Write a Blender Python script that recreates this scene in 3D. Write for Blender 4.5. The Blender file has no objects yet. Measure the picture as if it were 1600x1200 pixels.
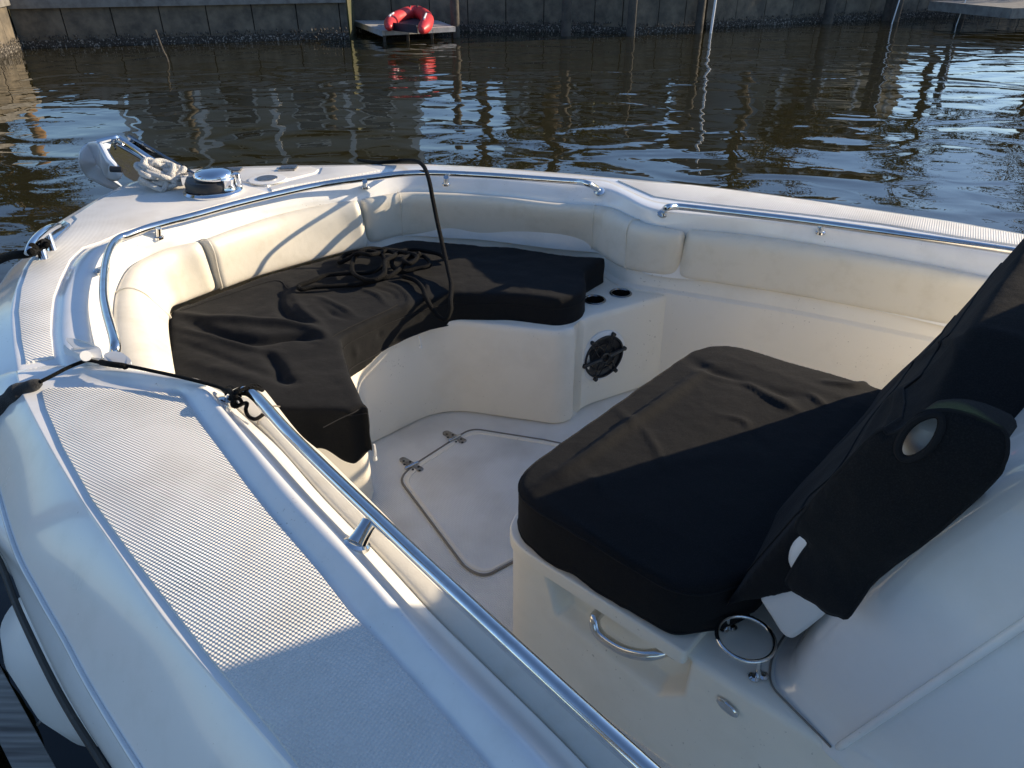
import bpy, bmesh, math, random
import numpy as np
from mathutils import Vector, Matrix
random.seed(7); rng = np.random.RandomState(7)
C = bpy.context.scene
COL = C.collection
R = math.radians
# ---------------------------------------------------------------- camera
F, PITCH, HC = 1130.0, R(31.4), 0.85
SP, CP = math.sin(PITCH), math.cos(PITCH)
cam = bpy.data.cameras.new('camera'); camo = bpy.data.objects.new('camera', cam); COL.objects.link(camo)
camo.location = (0, 0, HC); camo.rotation_euler = (math.pi/2 - PITCH, 0, 0)
cam.sensor_width = 36; cam.lens = 36*F/1600; cam.clip_start = .02; cam.clip_end = 2000
C.camera = camo
C.render.resolution_x, C.render.resolution_y = 1024, 768
# ---------------------------------------------------------------- light
SUN_AZ, SUN_EL = R(18.3), R(19.5)            # azimuth measured from +X towards +Y
w = bpy.data.worlds.new("World"); C.world = w; w.use_nodes = True
wn = w.node_tree.nodes; wl = w.node_tree.links
sky = wn.new('ShaderNodeTexSky'); sky.sky_type = 'NISHITA'; sky.sun_disc = False
sky.sun_elevation = SUN_EL; sky.sun_rotation = math.pi/2 - SUN_AZ
sky.air_density = 1.0; sky.dust_density = .4; sky.ozone_density = 3.0
tint = wn.new('ShaderNodeMix'); tint.data_type = 'RGBA'; tint.blend_type = 'MULTIPLY'; tint.inputs[0].default_value = 1
tint.inputs[7].default_value = (.95, .985, 1.07, 1); wl.new(sky.outputs[0], tint.inputs[6]); wl.new(tint.outputs[2], wn['Background'].inputs[0]); wn['Background'].inputs[1].default_value = .105
sl = bpy.data.lights.new('sun', 'SUN'); sl.energy = 4.1; sl.angle = R(.55); sl.color = (1, .82, .58)
so = bpy.data.objects.new('sun', sl); COL.objects.link(so)
sdir = Vector((math.cos(SUN_AZ)*math.cos(SUN_EL), math.sin(SUN_AZ)*math.cos(SUN_EL), math.sin(SUN_EL)))
so.rotation_euler = sdir.to_track_quat('Z', 'Y').to_euler(); so.location = (10, 4, 8)
C.view_settings.view_transform = 'Standard'; C.view_settings.look = 'None'
C.view_settings.exposure = .86; C.view_settings.gamma = 1
C.render.engine = 'CYCLES'
C.cycles.max_bounces = 10; C.cycles.diffuse_bounces = 6

# ---------------------------------------------------------------- geometry helpers
def ray(x, y):
    u = (x-800)/F; v = (y-600)/F
    return np.array([u, CP - v*SP, -(SP + v*CP)])
def P(x, y, z=0.0):                        # where the sight line of a photo point meets height z
    d = ray(x, y); k = (z-HC)/d[2]
    return np.array([d[0]*k, d[1]*k, z])
AX = np.array([.745, -.667, 0.]); AX /= np.linalg.norm(AX)     # aft
NX = np.array([-AX[1], AX[0], 0.])                            # starboard
O = np.array([.003, 1.308, 0.])
def L(s, t, z): return O + AX*s + NX*t + np.array([0, 0, z])
def PT(x, y, t):                           # ... meets the fore-and-aft plane at offset t
    d = ray(x, y); o = np.array([0, 0, HC])
    k = (t - np.dot(o-O*1.0, NX))/np.dot(d, NX)
    return o + d*k
def st(p): q = p - O; return float(np.dot(q, AX)), float(np.dot(q, NX))
def cr(pts, n, closed=False):              # Catmull-Rom, n samples per span
    pts = [np.array(p, float) for p in pts]; m = len(pts); out = []
    rngs = range(m) if closed else range(m-1)
    for i in rngs:
        if closed: a, b, c, d = pts[i-1], pts[i], pts[(i+1) % m], pts[(i+2) % m]
        else:
            b, c = pts[i], pts[i+1]
            a = pts[i-1] if i > 0 else 2*b-c
            d = pts[i+2] if i+2 < m else 2*c-b
        for k in range(n):
            t = k/n
            out.append(.5*((2*b)+(-a+c)*t+(2*a-5*b+4*c-d)*t*t+(-a+3*b-3*c+d)*t**3))
    if not closed: out.append(pts[-1])
    return out
def resamp(pts, n):
    pts = np.array(pts); d = np.r_[0, np.cumsum(np.linalg.norm(np.diff(pts, axis=0), axis=1))]
    q = np.linspace(0, d[-1], n)
    return np.stack([np.interp(q, d, pts[:, k]) for k in range(3)], 1)

def tag(o, label=None, cat=None, group=None, kind=None):
    if label: o['label'] = label
    if cat: o['category'] = cat
    if group: o['group'] = group
    if kind: o['kind'] = kind
    return o
def empty(name, loc=(0, 0, 0), label=None, cat=None, group=None, kind=None, rz=0):
    o = bpy.data.objects.new(name, None); COL.objects.link(o); o.location = Vector(loc); o.rotation_euler.z = rz
    o.empty_display_size = .1
    return tag(o, label, cat, group, kind)
class MB:
    def __init__(s): s.v = []; s.f = []
    def add(s, vs, fs):
        o = len(s.v); s.v += [tuple(map(float, p)) for p in vs]; s.f += [tuple(i+o for i in f) for f in fs]; return s
    def grid(s, rows, closed=False):
        rows = [list(r) for r in rows]; n = len(rows[0]); vs = [p for r in rows for p in r]; fs = []
        for i in range(len(rows)-1):
            for j in range(n if closed else n-1):
                k = (j+1) % n
                fs.append((i*n+j, i*n+k, (i+1)*n+k, (i+1)*n+j))
        return s.add(vs, fs)
    def prism(s, poly, z0, z1, bevel=0, axis=None):   # poly: list of 3d points (z ignored)
        n = len(poly); P2 = [np.array(p, float)[:2] for p in poly]
        A = sum(P2[i][0]*P2[(i+1) % n][1]-P2[(i+1) % n][0]*P2[i][1] for i in range(n))
        if A < 0: P2 = P2[::-1]
        def inset(d):
            out = []
            for i in range(n):
                a, b, c = P2[i-1], P2[i], P2[(i+1) % n]
                e1 = (b-a)/(np.linalg.norm(b-a)+1e-9); e2 = (c-b)/(np.linalg.norm(c-b)+1e-9)
                n1 = np.array([-e1[1], e1[0]]); n2 = np.array([-e2[1], e2[0]]); m = n1+n2; m /= (np.dot(m, m)/2+1e-9)
                if np.linalg.norm(m) > 2: m = m/np.linalg.norm(m)*2
                out.append(b+m*d)
            return out
        rings = [[(p[0], p[1], z0) for p in P2]]
        if bevel:
            for k in range(5):
                a = k/4*math.pi/2
                rings.append([(p[0], p[1], z1-bevel+bevel*math.sin(a)) for p in inset(bevel*(1-math.cos(a)))])
        else: rings.append([(p[0], p[1], z1) for p in P2])
        s.grid(rings, closed=True)
        s.add(rings[-1], [tuple(range(n))]); s.add(rings[0], [tuple(range(n))[::-1]])
        return s
    def box(s, c, d, rz=0, M=None):
        c = np.array(c, float); vs = []
        for x in (-1, 1):
            for y in (-1, 1):
                for z in (-1, 1):
                    p = np.array([x*d[0]/2, y*d[1]/2, z*d[2]/2])
                    if M is not None: p = np.array(M @ Vector(p))
                    elif rz: p = np.array([p[0]*math.cos(rz)-p[1]*math.sin(rz), p[0]*math.sin(rz)+p[1]*math.cos(rz), p[2]])
                    vs.append(c+p)
        return s.add(vs, [(0, 1, 3, 2), (4, 6, 7, 5), (0, 4, 5, 1), (2, 3, 7, 6), (0, 2, 6, 4), (1, 5, 7, 3)])
    def tube(s, pts, r, n=12, caps=True):
        pts = [np.array(p, float) for p in pts]; m = len(pts)
        rr = r if hasattr(r, '__len__') else [r]*m
        T = [pts[min(i+1, m-1)]-pts[max(i-1, 0)] for i in range(m)]; T = [t/(np.linalg.norm(t)+1e-12) for t in T]
        u = np.cross(T[0], [0, 0, 1.]);
        if np.linalg.norm(u) < .1: u = np.cross(T[0], [1., 0, 0])
        u /= np.linalg.norm(u); rows = []
        for i in range(m):
            u = u - T[i]*np.dot(u, T[i]); u /= np.linalg.norm(u); w_ = np.cross(T[i], u)
            rows.append([pts[i]+rr[i]*(math.cos(a)*u+math.sin(a)*w_) for a in np.linspace(0, 2*math.pi, n, endpoint=False)])
        s.grid(rows, closed=True)
        if caps: s.add(rows[0], [tuple(range(n))[::-1]]); s.add(rows[-1], [tuple(range(n))])
        return s
    def lathe(s, prof, c, M=None, n=32, caps=True):      # prof: (r, z) list
        rows = []
        for r, z in prof:
            row = []
            for a in np.linspace(0, 2*math.pi, n, endpoint=False):
                p = Vector((r*math.cos(a), r*math.sin(a), z))
                if M is not None: p = M @ p
                row.append(np.array(c)+np.array(p))
            rows.append(row)
        s.grid(rows, closed=True)
        if not caps: return s
        if prof[0][0] > 1e-6: s.add(rows[0], [tuple(range(n))[::-1]])
        if prof[-1][0] > 1e-6: s.add(rows[-1], [tuple(range(n))])
        return s
    def build(s, name, mat, parent=None, smooth=True, auto=35, sub=0, **kw):
        me = bpy.data.meshes.new(name); me.from_pydata(s.v, [], s.f); me.update()
        bm = bmesh.new(); bm.from_mesh(me); bmesh.ops.remove_doubles(bm, verts=bm.verts, dist=1e-5)
        bmesh.ops.recalc_face_normals(bm, faces=bm.faces); bm.to_mesh(me); bm.free()
        return link(name, me, mat, parent, smooth, auto, sub, **kw)
def link(name, me, mat, parent=None, smooth=True, auto=35, sub=0, **kw):
    me.materials.clear(); me.materials.append(mat)
    if smooth:
        me.polygons.foreach_set('use_smooth', [True]*len(me.polygons))
        if auto and auto < 180: me.set_sharp_from_angle(angle=R(auto))
    o = bpy.data.objects.new(name, me); COL.objects.link(o)
    if sub:
        m = o.modifiers.new('subdivision', 'SUBSURF'); m.levels = m.render_levels = sub
    if parent is not None:
        o.parent = parent; par = parent; off = Vector((0, 0, 0)); M = Matrix.Identity(4)
        bpy_mat = Matrix.Translation(parent.location) @ Matrix.Rotation(parent.rotation_euler.z, 4, 'Z') if parent.type == 'EMPTY' else Matrix.Identity(4)
        o.matrix_parent_inverse = bpy_mat.inverted()
    return tag(o, **kw)

# ---------------------------------------------------------------- materials
def mat(name, col, rough=.5, metal=0, coat=0, spec=.5, sheen=0, bump=None, var=None, ior=None, trans=0, specks=None):
    m = bpy.data.materials.new(name); m.use_nodes = True; nt = m.node_tree; b = nt.nodes['Principled BSDF']
    b.inputs['Base Color'].default_value = (*col, 1); b.inputs['Roughness'].default_value = rough
    b.inputs['Metallic'].default_value = metal; b.inputs['Coat Weight'].default_value = coat
    b.inputs['Coat Roughness'].default_value = .06
    b.inputs['Specular IOR Level'].default_value = spec; b.inputs['Sheen Weight'].default_value = sheen
    if ior: b.inputs['IOR'].default_value = ior
    if trans: b.inputs['Transmission Weight'].default_value = trans
    tc = nt.nodes.new('ShaderNodeTexCoord')
    if var:                                 # (scale, other colour, low, high[, rough add])
        n = nt.nodes.new('ShaderNodeTexNoise'); n.inputs['Scale'].default_value = var[0]; n.inputs['Detail'].default_value = 6
        n.inputs['Roughness'].default_value = .62
        nt.links.new(tc.outputs['Object'], n.inputs['Vector'])
        r = nt.nodes.new('ShaderNodeMapRange'); r.inputs[1].default_value = var[2]; r.inputs[2].default_value = var[3]
        nt.links.new(n.outputs[0], r.inputs[0])
        x = nt.nodes.new('ShaderNodeMix'); x.data_type = 'RGBA'; x.inputs[6].default_value = (*col, 1); x.inputs[7].default_value = (*var[1], 1)
        nt.links.new(r.outputs[0], x.inputs[0]); nt.links.new(x.outputs[2], b.inputs['Base Color'])
        if len(var) > 4:
            q = nt.nodes.new('ShaderNodeMapRange'); q.inputs[3].default_value = rough; q.inputs[4].default_value = rough+var[4]
            nt.links.new(r.outputs[0], q.inputs[0]); nt.links.new(q.outputs[0], b.inputs['Roughness'])
    if specks:
        n2 = nt.nodes.new('ShaderNodeTexNoise'); n2.inputs['Scale'].default_value = specks[0]; n2.inputs['Detail'].default_value = 2; nt.links.new(tc.outputs['Object'], n2.inputs['Vector'])
        n3 = nt.nodes.new('ShaderNodeTexNoise'); n3.inputs['Scale'].default_value = 4; n3.inputs['Detail'].default_value = 3; nt.links.new(tc.outputs['Object'], n3.inputs['Vector'])
        ad = nt.nodes.new('ShaderNodeMath'); ad.operation = 'MULTIPLY_ADD'; ad.inputs[1].default_value = .35; nt.links.new(n3.outputs[0], ad.inputs[0]); nt.links.new(n2.outputs[0], ad.inputs[2])
        r2 = nt.nodes.new('ShaderNodeMapRange'); r2.inputs[1].default_value = specks[1]; r2.inputs[2].default_value = specks[1]+.05; r2.inputs[4].default_value = specks[2]; nt.links.new(ad.outputs[0], r2.inputs[0])
        x2 = nt.nodes.new('ShaderNodeMix'); x2.data_type = 'RGBA'; x2.inputs[7].default_value = (.22, .18, .13, 1); nt.links.new(r2.outputs[0], x2.inputs[0])
        src = b.inputs['Base Color'].links[0].from_socket; nt.links.new(src, x2.inputs[6]); nt.links.new(x2.outputs[2], b.inputs['Base Color'])
    last = None
    for (kind, sc, strength, dist) in (bump or []):
        t = nt.nodes.new('ShaderNodeTexNoise' if kind == 'n' else 'ShaderNodeTexVoronoi'); t.inputs['Scale'].default_value = sc
        if kind == 'n': t.inputs['Detail'].default_value = 3
        nt.links.new(tc.outputs['Object'], t.inputs['Vector'])
        bp = nt.nodes.new('ShaderNodeBump'); bp.inputs['Strength'].default_value = strength; bp.inputs['Distance'].default_value = dist
        nt.links.new(t.outputs[0], bp.inputs['Height'])
        if last: nt.links.new(last.outputs[0], bp.inputs['Normal'])
        last = bp
    if last: nt.links.new(last.outputs[0], b.inputs['Normal'])
    return m
M_gel = mat('white_gelcoat', (.83, .82, .79), .2, coat=.5, bump=[('n', 2.2, .12, .01)], var=(9, (.73, .72, .68), .5, .8, .12), specks=(150, .90, .45))
M_liner = mat('cream_gelcoat', (.84, .785, .675), .36, coat=.15, bump=[('n', 3, .1, .01)], var=(5, (.73, .675, .57), .5, .85, .15), specks=(110, .895, .5))
M_vinyl = mat('cream_vinyl', (.725, .68, .58), .42, bump=[('n', 260, .25, .0012), ('n', 9, .25, .012)], var=(14, (.64, .59, .48), .5, .8))
M_vinyltop = M_vinyl
M_wvinyl = mat('white_vinyl', (.76, .74, .70), .4, bump=[('n', 300, .2, .001)])
M_black = mat('black_canvas', (.0112, .0115, .0122), .85, spec=.07, sheen=.03, bump=[('n', 900, .5, .0007), ('n', 26, .35, .006)], var=(420, (.0215, .0218, .0225), .45, .75))
M_hem = mat('black_webbing', (.012, .012, .013), .8, spec=.2)
M_steel = mat('stainless_steel', (.72, .71, .69), .1, metal=1, bump=[('n', 18, .08, .002)], var=(30, (.55, .53, .5), .5, .8, .15))
M_dsteel = mat('weathered_steel', (.42, .41, .39), .35, metal=1, var=(60, (.25, .22, .19), .4, .7, .2))
M_chrome = mat('polished_chrome', (.8, .8, .8), .05, metal=1)
M_dark = mat('black_plastic', (.013, .013, .014), .45)
M_cone = mat('speaker_cone', (.028, .028, .03), .5)
M_rope = mat('black_rope', (.006, .006, .006), .7, spec=.12, bump=[('v', 420, 1.0, .003)], var=(500, (.022, .021, .02), .55, .7))
M_fleece = mat('black_fleece', (.012, .012, .012), .95, sheen=.2, bump=[('n', 500, 1, .006)])
M_wrope = mat('white_rope', (.66, .64, .60), .8, bump=[('v', 300, 1, .004)], var=(80, (.4, .36, .3), .5, .8))
M_wplastic = mat('white_plastic', (.78, .77, .74), .35, bump=[('n', 40, .1, .002)])
M_rub = mat('rub_rail_rubber', (.03, .028, .025), .5, var=(40, (.12, .1, .08), .6, .8))
M_gasket = mat('grey_gasket', (.20, .18, .15), .6)
M_red = mat('red_rubber', (.62, .045, .05), .4, bump=[('n', 6, .3, .02)], var=(6, (.5, .05, .055), .4, .8))
M_trunk = mat('tree_bark', (.10, .075, .05), .9, bump=[('n', 20, .8, .03)])

def nonskid(name, ang, pitch=.0057):
    m = mat(name, (.80, .78, .73), .55)
    nt = m.node_tree; b = nt.nodes['Principled BSDF']; tc = nt.nodes.new('ShaderNodeTexCoord')
    mp = nt.nodes.new('ShaderNodeMapping'); mp.inputs['Rotation'].default_value = (0, 0, ang)
    k = 2*math.pi/pitch; mp.inputs['Scale'].default_value = (k, k, k)
    nt.links.new(tc.outputs['Object'], mp.inputs[0]); sx = nt.nodes.new('ShaderNodeSeparateXYZ'); nt.links.new(mp.outputs[0], sx.inputs[0])
    a = []
    for i in (0, 1):
        s = nt.nodes.new('ShaderNodeMath'); s.operation = 'SINE'; nt.links.new(sx.outputs[i], s.inputs[0]); a.append(s)
    mu = nt.nodes.new('ShaderNodeMath'); mu.operation = 'ADD'; nt.links.new(a[0].outputs[0], mu.inputs[0]); nt.links.new(a[1].outputs[0], mu.inputs[1])
    bp = nt.nodes.new('ShaderNodeBump'); bp.inputs['Strength'].default_value = 1; bp.inputs['Distance'].default_value = .00055
    nt.links.new(mu.outputs[0], bp.inputs['Height']); nt.links.new(bp.outputs[0], b.inputs['Normal'])
    n = nt.nodes.new('ShaderNodeTexNoise'); n.inputs['Scale'].default_value = 5; n.inputs['Detail'].default_value = 6; nt.links.new(tc.outputs['Object'], n.inputs[0])
    r = nt.nodes.new('ShaderNodeMapRange'); r.inputs[1].default_value = .45; r.inputs[2].default_value = .8; nt.links.new(n.outputs[0], r.inputs[0])
    x = nt.nodes.new('ShaderNodeMix'); x.data_type = 'RGBA'; x.inputs[6].default_value = (.80, .78, .73, 1); x.inputs[7].default_value = (.62, .59, .53, 1)
    nt.links.new(r.outputs[0], x.inputs[0]); nt.links.new(x.outputs[2], b.inputs['Base Color'])
    return m
M_ns = nonskid('diamond_nonskid', R(29))
M_ns2 = nonskid('diamond_nonskid_fine', R(29), .0075)
M_ns2.node_tree.nodes['Bump'].inputs['Distance'].default_value = .0004
M_floor = nonskid('floor_nonskid', R(45), .006)
M_floor.node_tree.nodes['Bump'].inputs['Distance'].default_value = .0003

# ================================================================ THE BOAT
boat = empty('boat', P(400, 500, -1.25), 'white centre console boat moored in the foreground, cream bolsters round its bow seating', 'boat')
# ---- forward deck loft; stations run from the port jog round the bow to the starboard quarter
ST = [  # E outer, S strip outer, PI pad inner, CO crest outer, CI crest inner, BB bolster back
 [(-100, 640), (34, 612), (105, 603), (125, 606), (152, 600), (200, 606)],
 [(-95, 600), (27, 574), (86, 561), (106, 564), (137, 552), (190, 560)],
 [(-85, 545), (21, 532), (80, 521), (99, 521), (130, 516), (183, 525)],
 [(-50, 490), (18, 487), (81, 492), (100, 487), (126, 487), (179, 495)],
 [(-5, 443), (24, 454), (84, 465), (103, 456), (125, 460), (182, 456)],
 [(14, 418), (36, 420), (95, 438), (117, 420), (133, 427), (192, 430)],
 [(36, 400), (52, 398), (110, 410), (128, 403), (146, 400), (204, 412)],
 [(74, 358), (84, 358), (130, 390), (144, 388), (158, 387), (229, 396)],
 [(119, 329), (124, 332), (155, 381), (168, 378), (185, 377), (262, 386)],
 [(166, 302), (170, 305), (194, 364), (205, 362), (225, 362), (312, 374)],
 [(215, 280), (220, 283), (260, 345), (268, 344), (285, 345), (375, 352)],
 [(278, 266), (281, 269), (307, 332), (312, 331), (325, 334), (442, 332)],
 [(350, 261), (352, 264), (366, 315), (372, 314), (385, 317), (510, 318)],
 [(420, 259), (422, 261), (450, 294), (455, 294), (465, 297), (555, 312)],
 [(500, 258), (502, 260), (530, 280), (534, 280), (540, 284), (590, 305)],
 [(575, 257), (577, 259), (600, 269), (602, 269), (606, 273), (618, 300)],
 [(640, 256), (640, 258), (645, 264), (645, 265), (645, 270), (645, 298)],
 [(700, 258), (700, 260), (700, 266), (700, 267), (700, 273), (700, 301)],
 [(760, 261), (760, 263), (760, 269), (760, 270), (760, 276), (760, 304)],
 [(860, 269), (860, 270.5), (860, 276), (860, 277), (860, 283), (860, 315)],
 [(910, 273), (910, 274.5), (914, 278), (914, 279), (912, 287), (915, 319)],
 [(945, 277), (946, 278), (950, 281), (950, 282.5), (947, 293), (945, 322)],
 [(985, 280), (985, 281.5), (985, 296), (983, 298), (975, 305), (972, 331)],
 [(1025, 284), (1025, 285.5), (1020, 311), (1018, 313), (1005, 321), (1005, 346)],
 [(1075, 288), (1075, 290), (1060, 317), (1058, 319), (1045, 329), (1040, 354)],
 [(1160, 298), (1160, 300), (1160, 326), (1160, 328), (1150, 339), (1135, 362)],
 [(1260, 312), (1260, 314), (1260, 338), (1260, 340), (1255, 350), (1240, 376)],
 [(1375, 329), (1375, 331), (1380, 353), (1380, 355), (1375, 366), (1360, 395)],
 [(1487, 346), (1487, 348), (1500, 373), (1500, 375), (1500, 384), (1480, 418)],
 [(1600, 366), (1600, 368), (1620, 391), (1620, 393), (1620, 403), (1600, 442)],
 [(1850, 408), (1850, 410), (1880, 432), (1880, 434), (1880, 446), (1860, 492)]]
CEN = np.array([-.1, 1.9, 0])
rows = []
for i, r in enumerate(ST):
    i -= 1
    ze = -.10 if i < 5 else (-.06 if i == 5 else -.022); dz0 = -.014 if i < 0 else 0
    zc_ = .0135 if i < 9 else (.010 if i < 14 else .006)
    e = P(*r[0], ze+dz0); s = P(*r[1], dz0); pi = P(*r[2], dz0); co = P(*r[3], zc_+dz0*2); ci = P(*r[4], zc_+dz0*2); bb = P(*r[5], -.05)
    out = e-pi; out[2] = 0; out /= np.linalg.norm(out)
    row = [e+out*(-.42)+np.array([0, 0, -1.35-ze]), e-out*.18+np.array([0, 0, -.7]), e-out*.02+np.array([0, 0, -.2]), e+np.array([0, 0, -.05]), e+out*.012+np.array([0, 0, -.03]), e+np.array([0, 0, -.0]),
           e*.4+s*.6+np.array([0, 0, .006 if i < 5 else .004]), s*.97+e*.03+np.array([0, 0, -.001]), s, s*.85+pi*.15, s*.5+pi*.5, pi, pi*.65+co*.35+np.array([0, 0, -.004]), co, ci, ci*.75+bb*.25+np.array([0, 0, .004]), ci*.35+bb*.65+np.array([0, 0, .0]), bb, bb+np.array([0, 0, -.2])-out*.0]
    rows.append(row)
cols = list(zip(*rows)); dense = [cr(c, 4) for c in cols]
MB().grid(list(zip(*dense))).build('deck', M_gel, boat, auto=0, sub=2)
# ---- wider port gunwale going aft
Z0 = .018
AR = [ # E(z-.16) CR(z-.12) SH ST | PM1 PM2 PI | CO CI BB
 [(-150, 600, -.16), (-40, 585, -.10), (26, 562, -.03), (44, 558, -.03), (90, 556, -.03), (170, 570, -.03), (250, 580, -.05), (300, 591, -.06), (318, 597, -.06), (340, 604, -.10)],
 [(-150, 612, -.14), (-40, 598, -.07), (27, 582, .001), (46, 578, .0015), (100, 571, .004), (185, 575, .022), (258, 583, Z0), (300, 593, Z0), (320, 599, .022), (350, 613, -.035)],
 [(-150, 640, -.14), (-38, 620, -.07), (30, 600, .0), (55, 596, .0), (118, 585, .003), (195, 589, .012), (268, 599, .014), (303, 601, Z0), (327, 609, .015), (358, 622, -.035)],
 [(-148, 660, -.15), (-35, 636, -.08), (34, 613, .0), (60, 608, .0), (125, 603, .0), (200, 607, .0), (283, 615, .0), (314, 616, Z0), (340, 624, .015), (372, 640, -.035)],
 [(-140, 690, -.16), (-30, 670, -.1), (43, 632, 0), (68, 628, 0), (130, 628, 0), (205, 632, 0), (300, 638, 0), (330, 636, Z0), (357, 644, .015), (390, 656, -.035)],
 [(-110, 740, -.17), (-15, 725, -.11), (79, 700, 0), (98, 700, 0), (170, 700, 0), (250, 700, 0), (342, 700, 0), (381, 700, Z0), (404, 696, .015), (441, 702, -.035)],
 [(-55, 800, -.18), (20, 850, -.12), (129, 783, 0), (144, 783, 0), (220, 781, 0), (300, 779, 0), (392, 767, 0), (440, 775, Z0), (468, 768, .015), (502, 772, -.035)],
 [(0, 860, -.19), (60, 930, -.13), (187, 867, 0), (204, 867, 0), (280, 860, 0), (360, 850, 0), (450, 838, 0), (500, 840, Z0), (530, 835, .015), (576, 848, -.035)],
 [(37, 950, -.20), (100, 1000, -.135), (250, 958, 0), (267, 950, 0), (340, 935, 0), (415, 920, 0), (500, 898, 0), (560, 903, Z0), (583, 897, .015), (625, 900, -.035)],
 [(100, 1079, -.20), (140, 1075, -.14), (315, 1037, 0), (329, 1031, 0), (405, 1010, 0), (480, 985, 0), (546, 958, 0), (616, 968, Z0), (642, 965, .015), (682, 962, -.035)],
 [(175, 1200, -.20), (217, 1200, -.14), (415, 1152, 0), (429, 1148, 0), (500, 1120, 0), (570, 1085, 0), (640, 1060, 0), (680, 1042, Z0), (705, 1035, .015), (760, 1038, -.035)],
 [(270, 1350, -.20), (330, 1370, -.14), (530, 1290, 0), (545, 1290, 0), (620, 1270, 0), (690, 1235, 0), (762, 1200, 0), (810, 1190, Z0), (858, 1188, .015), (910, 1186, -.035)],
 [(480, 1700, -.20), (540, 1700, -.14), (750, 1620, 0), (765, 1620, 0), (850, 1600, 0), (920, 1560, 0), (990, 1520, 0), (1050, 1480, Z0), (1100, 1470, .015), (1160, 1460, -.035)]]
rows = []
for r in AR:
    q = [P(*p) for p in r]; out = q[0]-q[4]; out[2] = 0; out /= np.linalg.norm(out)
    rr_ = [q[0]-out*.42+np.array([0, 0, -1.1]), q[0]-out*.16+np.array([0, 0, -.5]), q[0]-out*.03+np.array([0, 0, -.08]), q[0]+np.array([0, 0, -.02]),
           q[0], q[0]*.5+q[1]*.5+np.array([0, 0, .008]), q[1]*.93+q[0]*.07+np.array([0, 0, .002]), q[1], q[1]*.94+q[2]*.06+np.array([0, 0, .004]), q[1]*.5+q[2]*.5+np.array([0, 0, .006]), q[2]*.9+q[1]*.1+np.array([0, 0, .002]), q[2]*.985+q[1]*.015+np.array([0, 0, -.001]), q[2], q[2]*.93+q[3]*.07,
           q[2]*.3+q[3]*.7, q[3], q[4], q[5], q[6], q[6]*.93+q[7]*.07, q[6]*.7+q[7]*.3+np.array([0, 0, -.002 if r[6][2] == 0 else 0]), q[7], q[7]*.5+q[8]*.5+np.array([0, 0, .006]), q[8], q[8]*.5+q[9]*.5, q[9]*.9+q[8]*.1, q[9], q[9]+np.array([0, 0, -.2])]
    rows.append(rr_)
cols = list(zip(*rows)); dense = [cr(c, 4) for c in cols]
MB().grid(list(zip(*dense))).build('gunwale', M_gel, boat, auto=0, sub=2)
# rub rail along the port edge
rr1 = [P(r[0][0]-7, r[0][1]+6, r[0][2]-.012) for r in AR[5:]]
MB().tube(resamp(cr(rr1, 6), 80), .006, 8).build('rub_rail', M_rub, boat)

cb_ = [P(r[1][0], r[1][1], r[1][2]+.0035) for r in AR[4:]]
MB().tube(resamp(cr(cb_, 6), 80), .0045, 8).build('gunwale_bead', M_gel, boat, auto=0)
# ---- raised non-skid pads
def pad(px, name, m, z=.0045, label=None):
    pts = [P(x, y, 0) for x, y in px]
    MB().prism(pts, -.002, z, .0015).build(name, m, boat, auto=30, label=label)
pad([(66, 615), (75, 609), (130, 607), (200, 611), (272, 617), (284, 621), (300, 640), (342, 701), (392, 768), (450, 838), (500, 898), (546, 958), (590, 1003), (640, 1060), (762, 1200), (990, 1520), (765, 1620), (545, 1290), (467, 1200), (429, 1149), (329, 1031), (267, 950), (204, 867), (144, 783), (98, 700), (72, 640)], 'nonskid_pad', M_ns, label='long pad on the near gunwale')
pad([(41, 569), (34, 532), (29.5, 487), (34, 452), (45, 420), (60, 397), (74, 391), (90, 377), (106, 361), (121, 344), (116, 339), (126, 333), (150, 317), (172, 306), (205, 290), (232, 280), (282, 270), (345, 266), (349, 272), (366, 286), (419, 301), (366, 314.5), (307, 331), (260, 344), (194, 363), (155, 380), (130, 388), (110, 407), (95, 437), (84.5, 465), (81, 492), (80, 521), (85, 560), (60, 565)], 'nonskid_pad', M_ns2, label='pad wrapping round the bow')
pad([(505, 262), (570, 260), (596, 267), (530, 278.5), (450, 292.5), (425, 299), (421, 294), (445, 287), (500, 273)], 'nonskid_pad', M_ns2)
pad([(1084, 291), (1260, 314), (1375, 332), (1487, 349), (1600, 369), (1850, 411), (1880, 430), (1620, 389), (1500, 371), (1380, 351), (1260, 336), (1062, 314), (1022, 308), (965, 283)], 'nonskid_pad', M_ns2)
# anchor locker lid with latch and hinges
lid = MB().prism([P(x, y, 0) for x, y in [(374, 284), (418, 292), (440, 284), (492, 271.5), (498, 266), (486, 262), (384, 265), (356, 272)]], -.002, .006, .002).build('locker_lid', M_ns2, boat, auto=30)
for rr in (1.0,):
    c = P(418, 281, .006)
    MB().lathe([(.075, 0), (.075, .004), (.04, .006), (.0, .006)], c).build('latch_base', M_wplastic, lid)
    MB().lathe([(.042, .006), (.042, .009), (.03, .011), (.0, .007)], c).build('latch', M_dsteel, lid)
for x, y in ((363, 265.5), (450, 262.5)):
    m = MB()
    for k in (-1, 1): m.box(P(x, y, .01)+np.array([0, k*.02, 0]), (.07, .032, .006), .1)
    m.tube([P(x, y, .014)+np.array([-.035, -.004, 0]), P(x, y, .014)+np.array([.035, .004, 0])], .006, 8)
    m.build('hinge', M_dsteel, lid)

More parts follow.
